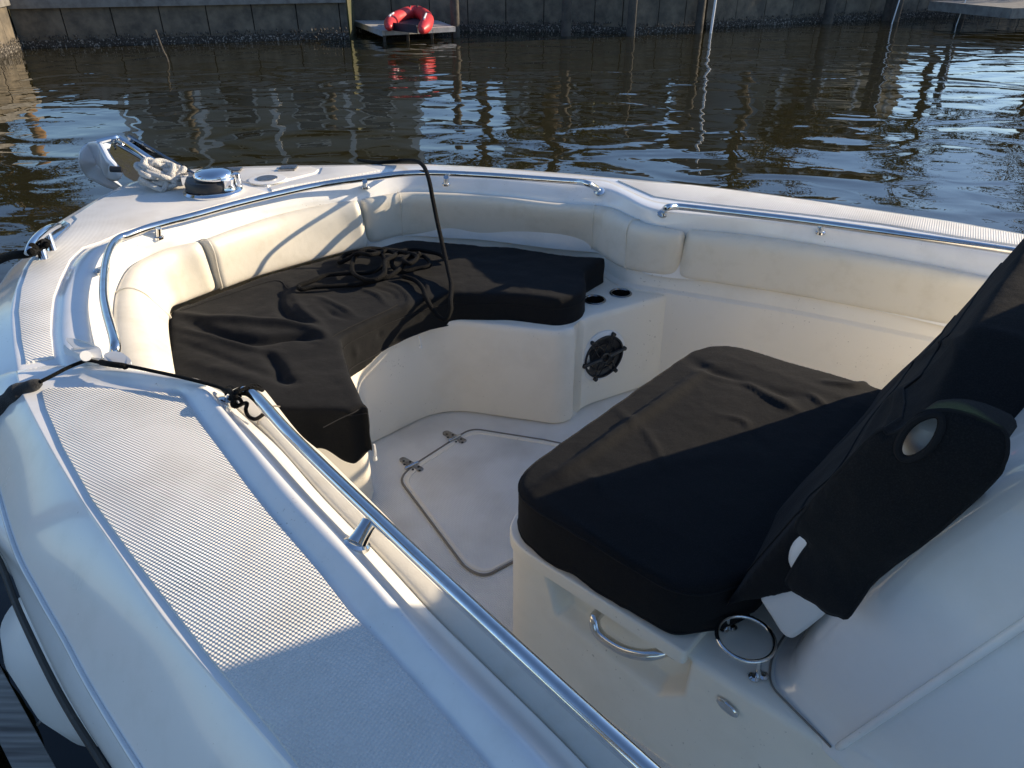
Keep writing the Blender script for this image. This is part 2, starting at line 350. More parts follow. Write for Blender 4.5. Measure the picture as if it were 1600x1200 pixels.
# ---- bolsters
def bolster(T, B, label=None, seams=(), zt=-.05, thick=.05):
    # T and B: matching photo points of the back-top and lower edge, (x, y[, z])
    t3 = [P(p[0], p[1], p[2] if len(p) > 2 else zt) for p in T]; b3 = [P(p[0], p[1], p[2] if len(p) > 2 else -.245) for p in B]
    t3 = resamp(cr(t3, 12), 60); b3 = resamp(cr(b3, 12), 60)
    rows = []; N = len(t3)
    for i in range(N):
        t = t3[i]; b = b3[i]; tg = t3[min(i+1, N-1)]-t3[max(i-1, 0)]; tg[2] = 0; tg /= np.linalg.norm(tg)
        n = np.array([tg[1], -tg[0], 0]);
        if np.dot(n, CEN-t) < 0: n = -n
        e = min(i, N-1-i); sh = 1-max(0, 1-e/2.2)**2          # rounded ends
        up = np.array([0, 0, 1.]); mid = (t+b)/2
        prof = [t-n*.03-up*.04, t-n*.008-up*.008, t+n*.01+up*.002, t+n*thick*.8+up*.002, t*.82+b*.18+n*thick, t*.55+b*.45+n*thick*.75, t*.28+b*.72+n*thick*.5, b*.95+t*.05+n*.016, b+n*.0, b-n*.03-up*.006, b-n*.07-up*.0]
        c = mid - n*.03
        prof = [c+(p-c)*(.93+.07*sh) - n*(.02*(1-sh)) for p in prof]
        rows.append(prof)
    m = MB().grid(rows); m.add(rows[0], [tuple(range(len(rows[0])))]); m.add(rows[-1], [tuple(range(len(rows[0])))])
    o = m.build('bolster', M_vinyl, boat, auto=0, sub=2, label=label)
    for f in seams:                         # piping or stitched seams across the pad
        k = int(f*(N-1)); pts = [p + (p-(t3[k]*.5+b3[k]*.5))*.012 for p in rows[k][1:9]]
        MB().tube(resamp(cr(pts, 6), 40), .0022, 6).build('seam', M_vinyl, o)
    return o
bolster([(203, 590), (187, 552), (180, 500), (183, 456), (197, 424), (217, 406), (259, 387), (313, 375)],
        [(272, 600, -.12), (266, 560, -.12), (261, 520, -.13), (262, 498, -.17), (268, 481, -.23), (285, 474, -.24), (310, 464, -.24), (342, 452, -.24)], 'short curved bolster at the near corner, brightest lit', (.55,))
bolster([(311, 375.5), (375, 352), (442, 332), (510, 318), (559, 311.5)],
        [(342, 454), (397, 434), (465, 414), (532, 396), (578, 385)], 'long flat bolster under the bow rail', (.02,))
bolster([(561, 311), (600, 303), (636, 299), (660, 299), (760, 303), (860, 315), (942, 321), (967, 327), (1010, 348), (1035, 353), (1071, 361)],
        [(575, 382), (610, 372), (636, 367), (680, 366), (760, 371), (860, 381), (922, 389), (945, 402), (972, 418), (1010, 426), (1059, 433)], 'bolster that wraps the far bow corner and jog', (.12, .7, .87))
bolster([(1073, 356), (1160, 365), (1240, 375), (1420, 406), (1521, 426), (1700, 460), (1860, 492)],
        [(1055, 433), (1150, 447), (1240, 461), (1420, 495), (1449, 501), (1640, 540), (1800, 575)], 'long straight bolster behind the console seat', ())
# bolster under the near rail: flat tan top, rounded inboard edge
bk = [P(x, y, -.03) for x, y in [(362, 628), (372, 637), (416, 675), (502, 772), (576, 848), (625, 900), (682, 962), (760, 1038), (910, 1186), (1160, 1460)]]
fr = [P(x, y, -.045) for x, y in [(404, 596), (416, 606), (468, 672), (510, 708), (604, 800), (640, 838), (720, 914), (775, 962), (1037, 1200), (1330, 1480)]]
bk = resamp(cr(bk, 8), 70); fr = resamp(cr(fr, 8), 70); rows = []
for a, b in zip(bk, fr):
    n = (b-a); n[2] = 0; n /= np.linalg.norm(n)
    rows.append([a+np.array([0, 0, -.04]), a+np.array([0, 0, -.006]), a+n*.006, a*.6+b*.4+np.array([0, 0, .006]), a*.2+b*.8+np.array([0, 0, .006]), b+np.array([0, 0, -.006]), b+n*.004+np.array([0, 0, -.04]), b-n*.01+np.array([0, 0, -.16]), b-n*.05+np.array([0, 0, -.2])])
m = MB().grid(rows); m.add(rows[0], [tuple(range(9))]); bo = m.build('bolster', M_vinyl, boat, auto=0, sub=2, label='bolster running under the near grab rail')
pts = [p+np.array([0, 0, .0015]) for p in rows[6][1:6]]
MB().tube(resamp(pts, 20), .0016, 6).build('seam', M_gasket, bo)
pts = [p+np.array([0, 0, .0015]) for p in rows[6][1:6]]

# ---- liner below the bolsters, starboard side
l0 = [P(*p, -.245) for p in [(560, 384), (600, 376), (650, 367), (760, 371), (860, 381), (922, 389), (945, 402), (972, 418), (1010, 426), (1055, 432), (1150, 447), (1240, 461), (1449, 501), (1640, 540), (1850, 585)]]
l0 = resamp(cr(l0, 6), 90); rows = []
for i, p in enumerate(l0):
    tg = l0[min(i+1, 89)]-l0[max(i-1, 0)]; n = np.array([tg[1], -tg[0], 0]); n /= np.linalg.norm(n)
    if np.dot(n, CEN-p) < 0: n = -n
    up = np.array([0, 0, 1.])
    rows.append([p-n*.06+up*.03, p-n*.012-up*.004, p-n*.006-up*.055, p-n*.004-up*.060, p+n*.010-up*.066, p+n*.012-up*.072, p+n*.014-up*.3, p+n*.016-up*.48])
MB().grid(rows).build('side_liner', M_liner, boat, auto=50)
# ---- bench moulding: top and inner walls
zb, zf = -.32, -.72
wall_px = [P(916, 493, zb), P(1036, 460, zb)]
wf = [L(-.9, -.25, 0)*0+np.array([-1.05, 1.50, 0]), np.array([-.62, 1.72, 0]), P(581, 782, zf), P(556, 730, zf), P(572, 696, zf), P(690, 637, zf), P(880, 664, zf), P(916, 493, zb), P(1036, 461, zb), P(1052, 452, zb)]
wf = [np.array([p[0], p[1], 0]) for p in wf]
def fillet(poly, rs, n=8, closed=False):
    out = []
    for i, p in enumerate(poly):
        r = rs[i] if hasattr(rs, '__len__') else rs
        if (not closed and i in (0, len(poly)-1)) or r == 0: out.append(p); continue
        a = poly[i-1]; b = poly[(i+1) % len(poly)]
        e1 = (a-p); e2 = (b-p); l1 = np.linalg.norm(e1); l2 = np.linalg.norm(e2); r = min(r, l1*.48, l2*.48)
        A = p+e1/l1*r; B = p+e2/l2*r
        for k in range(n+1):
            t = k/n; out.append((1-t)**2*A+2*t*(1-t)*p+t*t*B)
    return out
wf2 = fillet(wf, [0, .1, .03, .05, .03, .14, .06, .05, .02, 0])
rows = []
for z, off in ((zb, .0), (zb-.006, -.006), (zb-.03, -.009), (-.5, -.012), (-.69, -.016), (-.712, -.010), (zf+.001, .006)):
    row = []
    for i, p in enumerate(wf2):
        tg = wf2[min(i+1, len(wf2)-1)]-wf2[max(i-1, 0)]; n = np.array([tg[1], -tg[0], 0.]); n /= (np.linalg.norm(n)+1e-9)
        if np.dot(n, np.array([-.05, 1.9, 0])-p) < 0 and i > 12: n = -n
        row.append(p+n*(off+.016)*0+np.array([0, 0, z])+n*off*-1)
    rows.append(row)
m = MB().grid(rows)
outer = [np.array([p[0], p[1], zb]) for p in [P(1052, 440, zb), P(985, 430, zb), P(900, 405, zb), P(760, 385, zb), P(640, 372, zb), P(560, 388, zb), P(340, 450, zb), P(262, 490, zb), P(235, 560, zb)]]
import mathutils.geometry as mg
bt = [Vector(p[:2]) for p in list(rows[0])+outer]; hol = [P(970, 458, zb), P(929, 468.5, zb)]; ed = [(i, (i+1) % len(bt)) for i in range(len(bt))]
for h_ in hol:
    k0 = len(bt); bt += [Vector((h_[0]+.037*math.cos(a), h_[1]+.037*math.sin(a))) for a in np.linspace(0, 2*math.pi, 32, endpoint=False)]; ed += [(k0+i, k0+(i+1) % 32) for i in range(32)]
rr_ = mg.delaunay_2d_cdt(bt, ed, [], 1, 1e-6)
fs_ = [f for f in rr_[2] if all((sum((rr_[0][i] for i in f), Vector((0, 0)))/3-Vector(h_[:2])).length > .036 for h_ in hol)]
m.add([(v[0], v[1], zb) for v in rr_[0]], fs_)
m.build('bench', M_liner, boat, auto=50)
# cup holders
M_cup = mat('cup_steel', (.30, .30, .30), .25, metal=1)
for (x, y) in ((970, 458), (929, 468.5)):
    c = P(x, y, zb+.001)
    MB().lathe([(.0, -.075), (.031, -.075), (.033, -.06), (.0345, .0), (.037, .0035), (.041, .0035), (.044, .001)], c, n=40, caps=False).build('cup_holder', M_cup, boat, auto=30)
# ---- floor
fl = [np.array([p[0], p[1], zf]) for p in [(-1.2, 1.3), (-.9, 1.0), (.2, -.3), (2.2, .2), (2.6, 1.3), (1.6, 2.3), (.62, 2.86), (.2, 2.5), (-.5, 2.6), (-.95, 2.0)]]
MB().add(fl, [tuple(range(len(fl)))]).build('cockpit_floor', M_floor, boat, smooth=False)
hpx = [(623, 749), (651, 725.5), (709, 688), (736, 671), (850, 689), (1000, 720), (1000, 800), (800, 880), (757, 903), (728, 890)]
hp = fillet([P(x, y, zf) for x, y in hpx], [.05, 0, 0, .07, 0, .02, .02, .02, .05, .04], closed=True)
ht = MB().prism(hp, zf-.001, zf+.005, .002).build('floor_hatch', M_floor, boat, auto=30)
hp3 = [p+np.array([0, 0, .0035]) for p in hp]
MB().tube(hp3+[hp3[0]], .0046, 6, caps=False).build('gasket', M_gasket, ht)
rim = MB()
hc = sum(hp)/len(hp)
rim.grid([[hc+(p-hc)*k+np.array([0, 0, z]) for p in hp+[hp[0]]] for k, z in ((.97, .0052), (.965, .0085), (.935, .0085), (.93, .0052))])
rim.build('raised_border', M_liner, ht, auto=50)
for q in ([(690, 678.5), (698, 674.5), (731, 690.5), (722, 696)], [(622.5, 720), (631, 716), (664, 735), (655, 740)]):
    pp = fillet([P(x, y, zf) for x, y in q], .012, closed=True)
    h = MB().prism(pp, zf, zf+.0095, .002)
    a = (pp[0]+pp[1])/2
    q3 = [P(x, y, zf+.010) for x, y in q]; cc = sum(q3)/4; ax = (q3[1]-q3[0]); ax /= np.linalg.norm(ax)
    hh = h.build('hinge', M_dsteel, ht, auto=40)
    MB().tube([cc-ax*.03, cc+ax*.03], .006, 8).build('hinge_pin', M_steel, hh) if False else h
    ln = (q3[2]+q3[3])/2-(q3[0]+q3[1])/2
    for u_ in (-.38, -.2, .2, .38):
        for v_ in ((-.012, .012) if abs(u_) < .3 else (0,)):
            MB().lathe([(.0, .0016), (.004, .001), (.0048, 0)], cc+ln*u_+ax*v_, n=10).build('screw', M_dark, ht)
    MB().tube([cc-ax*.027+np.array([0, 0, .001]), cc+ax*.027+np.array([0, 0, .001])], .0055, 8).build('hinge_pin', M_steel, ht)

# ---- speaker on the bench end wall
a3 = P(916, 493, zb); b3 = P(1036, 461, zb); tdir = (b3-a3); tdir[2] = 0; tdir /= np.linalg.norm(tdir); nrm = np.array([tdir[1], -tdir[0], 0.])
def PW(x, y, off=0):                        # sight line meets the speaker wall
    d = ray(x, y); o = np.array([0, 0, HC]); k = (np.dot(a3-o, nrm)+off)/np.dot(d, nrm); return o+d*k
sc = PW(941.5, 556, .016); Msp = Matrix((tdir, (0, 0, 1), nrm)).transposed()
r_px = np.linalg.norm(PW(941, 588)-PW(941, 524))/2
SR = r_px*1.0
spk = MB().lathe([(SR*1.14, -.012), (SR*1.14, .001), (SR*1.08, .006), (SR*.96, .008), (SR*.9, .002)], sc, Msp, 48, caps=False).build('speaker', M_wplastic, boat)
MB().lathe([(SR*.96, .002), (SR*.93, .006), (SR*.8, .000), (SR*.35, -.003), (0, -.003)], sc, Msp, 48, caps=False).build('cone', M_cone, spk)
m = MB()
m.lathe([(SR*.96, .004), (SR*.96, .014), (SR*.89, .014), (SR*.87, .006)], sc, Msp, 48, caps=False)
m.lathe([(SR*.62, .004), (SR*.62, .009), (SR*.58, .009), (SR*.58, .004)], sc, Msp, 40, caps=False)
m.lathe([(SR*.26, .012), (SR*.24, .02), (SR*.16, .022), (SR*.14, .012), (0, .010)], sc, Msp, 32)
def lw(u, v, z): return sc+np.array(Msp @ Vector((u, v, z)))
for k in range(6):
    a = R(8+60*k); ca, sa = math.cos(a), math.sin(a); wds = (.10,) if k % 3 == 0 else (-.13, .13)
    for wd in wds:
        if k % 3 == 0:
            m.tube([lw(SR*.2*ca, SR*.2*sa, .016), lw(SR*1.02*ca, SR*1.02*sa, .014)], [SR*.1, SR*.075], 8)
        else:
            m.tube([lw(SR*(.22*ca-wd*1.3*sa), SR*(.22*sa+wd*1.3*ca), .016), lw(SR*(1.0*ca-wd*.5*sa), SR*(1.0*sa+wd*.5*ca), .013)], SR*.025, 6)
    m.lathe([(SR*.09, -.0), (SR*.09, .018), (0, .019)], lw(SR*1.02*ca, SR*1.02*sa, 0), Msp, 12)
m.build('grille', M_dark, spk)

# ---- grab rails
def foot(m, p, n, r=.022):
    n = np.array(n, float); n /= np.linalg.norm(n); q = Vector(n).to_track_quat('Z', 'Y').to_matrix()
    m.lathe([(r, -.004), (r, .003), (r*.75, .006), (r*.55, .008)], p, q, 20)
zr = .030
ra = [P(*p) for p in [(176, 572, -.02), (177, 560, .0), (180, 545, .022), (178, 528, zr), (166.5, 487, zr), (162, 456, zr), (165, 415, zr), (173, 388, zr), (186, 373, zr), (204, 366, zr), (240, 353.5, zr), (307, 336, zr), (375, 317.5, zr), (442, 301.5, zr), (510, 287.5, zr), (600, 275, zr), (640, 271, zr), (680, 270.5, zr), (760, 274, zr), (860, 281, zr), (900, 284, zr), (918, 287, .04), (930, 293, .015), (936, 299, -.01)]]
MBr = MB().tube(cr(ra, 8), .0125, 16); foot(MBr, P(936, 299, -.006), (0, -.5, 1)); foot(MBr, P(176, 571, -.015), (0, 0, 1))
g1 = MBr.build('grab_rail', M_steel, boat, label='long bow grab rail bent round the forward seating')
def post(xb, yb, zbp, xt, yt, ztp, par, r=.011):
    a = P(xb, yb, zbp); b = P(xt, yt, ztp)
    m = MB().tube([a, a*.7+b*.3, b], [r*1.05, r, r*.95], 14)
    foot(m, a, (0, 0, 1), .018); m.build('stanchion', M_steel, par)
post(248, 371, -.012, 247, 356, zr-.006, g1); post(570, 292, -.014, 570, 283, zr-.006, g1); post(697, 288, -.014, 697, 277, zr-.006, g1); post(154, 424, .0, 164, 419, zr-.006, g1)
rb = [P(*p) for p in [(1037, 332, -.012), (1038, 328, .01), (1044, 324, .035), (1056, 323, zr), (1072, 324, zr), (1160, 334, zr), (1260, 346, zr), (1397, 365, zr), (1566, 390, zr), (1700, 412, zr), (1850, 438, zr)]]
MBr = MB().tube(cr(rb, 8), .0125, 16); foot(MBr, P(1036, 333, -.008), (0, -.5, 1))
g2 = MBr.build('grab_rail', M_steel, boat, label='grab rail on the far gunwale behind the console seat'); post(1282, 363, -.012, 1281, 352, zr-.006, g2)
zr = .030
rc = [P(*p) for p in [(357, 626, -.012), (362, 621, .008), (370, 616, .024), (382, 612, zr), (396, 617, zr), (411, 632, zr), (430, 654, zr), (452, 678, zr), (490, 716, zr), (530, 755, zr), (590, 812, zr), (655, 874, zr), (745, 958, zr), (880, 1083, zr), (1007, 1199, zr), (1300, 1464, zr)]]
MBr = MB().tube(cr(rc, 8), .0125, 20); foot(MBr, P(356, 627, -.006), (.4, .4, 1))
g3 = MBr.build('grab_rail', M_steel, boat, label='thick near grab rail running out at the bottom')
# oblique near stanchion
a = P(557, 851, .004); b = P(577, 816, zr-.008); dd = b-a
m = MB().tube([a, a+dd*.3, a+dd*.7, b], [.019, .016, .0145, .0145], 18); foot(m, a, (.3, .3, 1), .023); m.build('stanchion', M_steel, g3)

# ================================================================ console, seat base
con = MB()
cc_ = [(2.6, -.036), (1.4, -.036), (1.0, -.036), (.86, -.036), (.80, -.032), (.77, -.018), (.715, .003), (.68, .022), (.66, .055), (.65, .10), (.648, .2), (.648, .8), (.66, .9), (.72, .94), (2.6, .95)]
cd = cr([np.array([s, t, 0]) for s, t in cc_], 6)
rows = []
for z in (-.375, -.362, -.345, -.31, -.24, -.1, .1, .25, .33, .37, .385):
    lean = .334*(z+.36); k = .0
    row = []
    for q in cd:
        s, t = q[0], q[1]
        base = .018 if z < -.36 else (.006 if z < -.345 else 0)
        top = {.33: .012, .37: .04, .385: .1}.get(z, 0)
        bulge = -.035*math.sin(max(0, min(1, (z+.36)/.7))*math.pi)*(1 if s < 1.2 else 0)
        front = max(0, min(1, (.84-s)/.16))
        t2 = t + (-base+top)*(1 if t < .4 else -1)*(1-front*.6)
        s2 = s + lean*(1 if s < 1.3 else 0) + (-base*1.2+top)*front + bulge*front
        row.append(L(s2, t2, z))
    rows.append(row)
con.grid(rows); con.add(rows[-1], [tuple(range(len(rows[-1])))])
M_gel2 = mat('glossy_gelcoat', (.79, .78, .755), .14, coat=1, bump=[('n', 1.6, .25, .02)], var=(9, (.74, .73, .70), .5, .8, .08))
console = con.build('console', M_gel2, boat, auto=50)
MB().tube([L(.795+.334*(z+.36)*1.0, -.0345+.0*z, z) for z in np.linspace(-.375, .36, 20)], .007, 10).build('corner_bead', M_gel, console, auto=0)
bc = [L(s-.016, t-.006, -.3575) for s, t in [(.802, -.036), (.775, -.026), (.715, -.006), (.672, .012), (.650, .05), (.640, .1), (.637, .2)]]
MB().tube(cr(bc, 6), .0022, 6).build('seam_sealant', M_gasket, console)
# lower console with the side recess under the seat rim, as one smooth sheet
recess = [st(PT(x, y, -.04))+(PT(x, y, -.04)[2],) for x, y in [(847, 868), (872, 960), (1030, 1086), (1068, 1084), (1088, 1008)]]
RC = np.array([[r[0], r[2]] for r in recess])
def sd_poly(p, V):
    d = 1e9; s = 1; n = len(V); j = n-1
    for i in range(n):
        e = V[j]-V[i]; w_ = p-V[i]; b = w_-e*max(0, min(1, np.dot(w_, e)/np.dot(e, e))); d = min(d, np.dot(b, b))
        c1 = p[1] >= V[i][1]; c2 = p[1] < V[j][1]; c3 = e[0]*w_[1] > e[1]*w_[0]
        if (c1 and c2 and c3) or (not c1 and not c2 and not c3): s = -s
        j = i
    return s*math.sqrt(d)
rows = []
fc = fillet([np.array([.0, .96, 0]), np.array([-.012, -.046, 0]), np.array([2.6, -.040, 0])], [0, .11, 0], n=16)
path = [fc[0]]+[p for p in fc[1:-1]]
ss = np.arange(path[-1][0], .84, .006)[1:]; path += [np.array([s, -.046+.006*min(1, s/1.), 0]) for s in ss]+[np.array([1.2, -.036, 0]), np.array([2.6, -.036, 0])]
zs = list(np.linspace(-.719, -.375, 62))
for z in zs:
    row = []
    for q in path:
        s, t = q[0], q[1]; inw = 0
        if .05 < s < .84 and t < -.02:
            d = sd_poly(np.array([s, z]), RC); x = max(0, min(1, (-d+.004)/.022)); inw = .046*x*x*(3-2*x)
        if s > .52: inw += 0
        row.append(L(s, t+inw - .015*(-.36-z)*0, z))
    rows.append(row)
rows.append([L(q[0]+.003*(q[0] < .1), q[1]+.004, -.366) for q in path]); rows.append([L(q[0]+.008*(q[0] < .1), q[1]+.014*(q[1] < .5), -.361) for q in path]); rows.append([L(q[0]+.02*(q[0] < .1), q[1]+.04*(q[1] < .5), -.360) for q in path])
m = MB().grid(rows)
m.add([L(.015, -.006, -.3601), L(2.6, .004, -.3601), L(2.6, .95, -.3601), L(.015, .95, -.3601)], [(0, 1, 2, 3)])
m.build('console_base', M_liner, boat, auto=0)
# seat rim
rimp = fillet([L(-.024, -.054, 0), L(.50, -.054, 0), L(.50, .96, 0), L(-.024, .96, 0)], [.13, .012, .02, .13], closed=True, n=12)
MB().prism(rimp, -.375, -.340, .006).build('seat_rim', M_liner, boat, auto=40)
# handle
t0 = -.014
hp_ = [PT(942, 949, t0+.02), PT(938, 955, t0-.01), PT(929, 968, t0-.036), PT(936, 990, t0-.045), PT(968, 1013, t0-.05), PT(1003, 1023, t0-.045), PT(1032, 1020, t0-.025), PT(1044, 1012, t0+.0), PT(1048, 1008, t0+.02)]
m = MB().tube(cr(hp_, 8), .0122, 18)
hd = m.build('grab_handle', M_steel, boat)
for (x, y, x2, y2) in ((926, 938, 949, 954), (1036, 1008, 1062, 1029)):
    a = PT(x, y, -.004); b = PT(x2, y2, -.004); pl = MB(); u = b-a; u /= np.linalg.norm(u); v = np.cross(u, NX); n_ = 24; ring = []
    for off in (0, .004):
        sc_ = 1-off*20
        ring.append([(a+b)/2-NX*(off+.002)+u*math.cos(k/n_*6.2832)*.022*sc_+v*math.sin(k/n_*6.2832)*.012*sc_ for k in range(n_)])
    pl.grid(ring, closed=True); pl.add(ring[1], [tuple(range(n_))])
    pl.build('foot_plate', M_steel, hd)
    sp = (a+b)/2-NX*.007+u*(.014 if x > 1000 else -.014)
    MB().lathe([(.0042, 0), (.003, .002), (0, .0022)], sp, Vector(-NX).to_track_quat('Z', 'Y').to_matrix(), 12).build('screw', M_dsteel, hd)
# drink ring
cR = P(1165, 997, -.295); m = MB(); n_ = 48
rg = [cR+np.array([.054*math.cos(k/n_*6.2832), .054*math.sin(k/n_*6.2832), 0]) for k in range(n_+1)]
m.tube(rg, .0045, 12, caps=False)
dr = m.build('drink_ring', M_steel, boat)
for (x, y, ex, ey) in ((1185, 1057, 1186, 1034), (1137, 981, 1137, 966)):
    a = P(x, y, -.356); b = P(ex, ey, -.297)
    m = MB().tube([a, a*.5+b*.5, b], [.0065, .005, .005], 12)
    for sgn in (-1, 1):
        m.lathe([(.011, 0), (.011, .003), (.006, .006), (0, .0055)], a+AX*0+np.array([sgn*.009, sgn*.002, -.001]), None, 16)
    m.build('ring_foot', M_steel, dr)
# oval plate
a = PT(1137, 1105, -.047); u = (AX*.9+np.array([0, 0, -.25])); u /= np.linalg.norm(u); v = np.cross(u, NX); m = MB(); ring = []
for off, k_ in ((0, 1), (.003, .97), (.005, .8), (.0045, .72), (.0045, .0)):
    ring.append([a-NX*off+u*math.copysign(abs(math.cos(k/32*6.2832))**.75, math.cos(k/32*6.2832))*.0245*k_+v*math.sin(k/32*6.2832)*.0125*k_ for k in range(32)])
m.grid(ring, closed=True); m.build('oval_plate', M_steel, boat, auto=40)
# white padded wing beside the backrest
def slab(px, t, depth, name, mtl, parent, bevel=.01, **kw):
    pts = [PT(x, y, t) for x, y in px]; q = [np.array([st(p)[0], p[2], 0]) for p in pts]
    q = cr(q, 3, closed=True); b = MB().prism(q, 0, depth, bevel)
    A = sum(q[i][0]*q[(i+1) % len(q)][1]-q[(i+1) % len(q)][0]*q[i][1] for i in range(len(q)))
    b.v = [tuple(L(x, t+depth-z, y)) for x, y, z in b.v]
    return b.build(name, mtl, parent, auto=50, **kw)
slab([(1183, 929), (1203, 966), (1218, 990), (1232, 1000), (1246, 996), (1296, 955), (1330, 900), (1330, 840), (1258, 850), (1212, 905)], .03, .12, 'wing_panel', M_wvinyl, boat, .012)
slab([(1224, 893), (1221, 875), (1228, 855), (1247, 838), (1300, 800), (1370, 735), (1420, 720), (1440, 760), (1380, 850), (1290, 925), (1245, 915)], -.002, .11, 'side_bolster', M_wvinyl, boat, .035)
ar = PT(1450, 685, .01)
MB().lathe([(.0, .045), (.014, .042), (.025, .03), (.030, .008), (.030, -.08)], ar, Vector((-.35, -.35, .86)).to_track_quat('Z', 'Y').to_matrix(), 28).build('armrest', M_wplastic, boat)

# windscreen, hardtop and its supports aft of the seat: made up out of view to shade the near gunwale
M_tint = bpy.data.materials.new('green_tinted_glass'); M_tint.use_nodes = True; nt = M_tint.node_tree
for n in list(nt.nodes): nt.nodes.remove(n)
o_ = nt.nodes.new('ShaderNodeOutputMaterial'); tr = nt.nodes.new('ShaderNodeBsdfTransparent'); tr.inputs[0].default_value = (.42, .66, .50, 1)
gl = nt.nodes.new('ShaderNodeBsdfGlossy'); gl.inputs['Roughness'].default_value = .02; mx = nt.nodes.new('ShaderNodeMixShader'); mx.inputs[0].default_value = .08
nt.links.new(tr.outputs[0], mx.inputs[1]); nt.links.new(gl.outputs[0], mx.inputs[2]); nt.links.new(mx.outputs[0], o_.inputs[0])
def panel(pts, t, mtl, name, par, th=.012):
    q = [np.array([s, z, 0]) for s, z in pts]; b = MB().prism(q, 0, th); b.v = [tuple(L(x, t+th-z, y)) for x, y, z in b.v]
    return b.build(name, mtl, par, smooth=False)
T_ = .90
ws = panel([(.96, .36), (1.085, .61), (1.225, .69), (1.44, .745), (1.60, .60), (1.60, .36)], T_, M_gel, 'added_screen_frame', boat)
panel([(1.085, .61), (1.27, 1.2), (1.56, 1.9), (1.80, 1.9), (1.30, .85), (1.225, .69)], T_, M_gel, 'added_screen_post', boat)
panel([(1.225, .69), (1.30, .85), (1.44, .745)], T_, M_tint, 'added_side_glass', boat, .006)  # unseen pane, added and shaped to pass a green patch of sun
panel([(1.44, .745), (1.30, .85), (1.80, 1.9), (2.7, 1.9), (2.7, .36), (1.60, .36), (1.60, .60)], T_, M_gel, 'added_side_curtain', boat)
MB().prism(fillet([L(.95, -.45, 0), L(3.0, -.45, 0), L(3.0, 1.35, 0), L(.95, 1.35, 0)], .2, closed=True), 1.9, 1.97, .02).build('added_hardtop', M_gel, boat)
MB().tube([L(1.15, .02, .36), L(1.7, .0, 1.9)], .02).build('added_top_support', M_gel, boat)

# ================================================================ covers (canvas)
def remesh_cloth(mb, voxel, smooth_it, name, mtl, wr=None, noise=(), parent=None, post=None, **kw):
    tmp = mb.build('tmp', mtl, None, smooth=False)
    r = tmp.modifiers.new('r', 'REMESH'); r.mode = 'VOXEL'; r.voxel_size = voxel; r.adaptivity = 0
    s = tmp.modifiers.new('s', 'SMOOTH'); s.factor = .5; s.iterations = smooth_it
    dg = bpy.context.evaluated_depsgraph_get(); dg.update()
    me = bpy.data.meshes.new_from_object(tmp.evaluated_get(dg)); old = tmp.data
    bpy.data.objects.remove(tmp); bpy.data.meshes.remove(old); me.name = name
    n = len(me.vertices); co = np.empty(n*3); me.vertices.foreach_get('co', co); co = co.reshape(-1, 3)
    no = np.empty(n*3); me.vertex_normals.foreach_get('vector', no); no = no.reshape(-1, 3)
    disp = np.zeros(n)
    for (pts, A, wd) in (wr or []):        # ridges (A > 0) and folds (A < 0) along traced lines
        pts = np.array(pts); best = np.full(n, 9.); tt = np.zeros(n); m_ = len(pts)-1
        for i in range(m_):
            a, b = pts[i], pts[i+1]; e = b-a; u = np.clip(((co-a) @ e)/(e @ e), 0, 1); d = np.linalg.norm(co-(a+u[:, None]*e), axis=1)
            k = d < best; best[k] = d[k]; tt[k] = ((i+u)/m_)[k]
        disp += A*np.exp(-(best/wd)**2)*np.sin(np.clip(tt, .02, .98)*math.pi)**.6
    from mathutils import noise as NZ
    for (sx, sy, sz, A, seed) in noise:
        disp += A*np.array([NZ.noise(Vector((c[0]*sx+seed, c[1]*sy, c[2]*sz))) for c in co])
    co = co+no*disp[:, None]
    if post: co = post(co)
    me.vertices.foreach_set('co', co.ravel()); me.update()
    return link(name, me, mtl, parent, True, 0, 0, **kw)
zt = -.215; zh = -.345
def W(px, z=zt): return cr([P(x, y, z) for x, y in px], 6)
top_in = [P(x, y, -.35) for x, y in [(914, 499), (908, 509), (892, 517), (870, 521), (800, 512), (740, 511), (705, 511), (660, 524), (600, 549), (555, 574), (541, 584)]]
top_in += [P(x, y, -.235) for x, y in [(552, 603), (568, 636), (578, 655)]]
endp = [P(579, 680, -.33), P(560, 700, -.34), P(512, 705, -.36), np.array([-.78, 1.62, 0]), P(300, 620, zt), P(268, 600, zt)]
back = [P(x, y, zt) for x, y in [(262, 560), (262, 500), (270, 482), (346, 454), (465, 415), (575, 388), (640, 374), (700, 378), (800, 385), (900, 399), (932, 402)]]+[P(x, y, -.32) for x, y in [(947, 438), (930, 449), (911, 461)]]
poly = [np.array([p[0], p[1], 0]) for p in top_in+endp+back]
poly = fillet(poly, .02, closed=True, n=3)
zc_ = zt
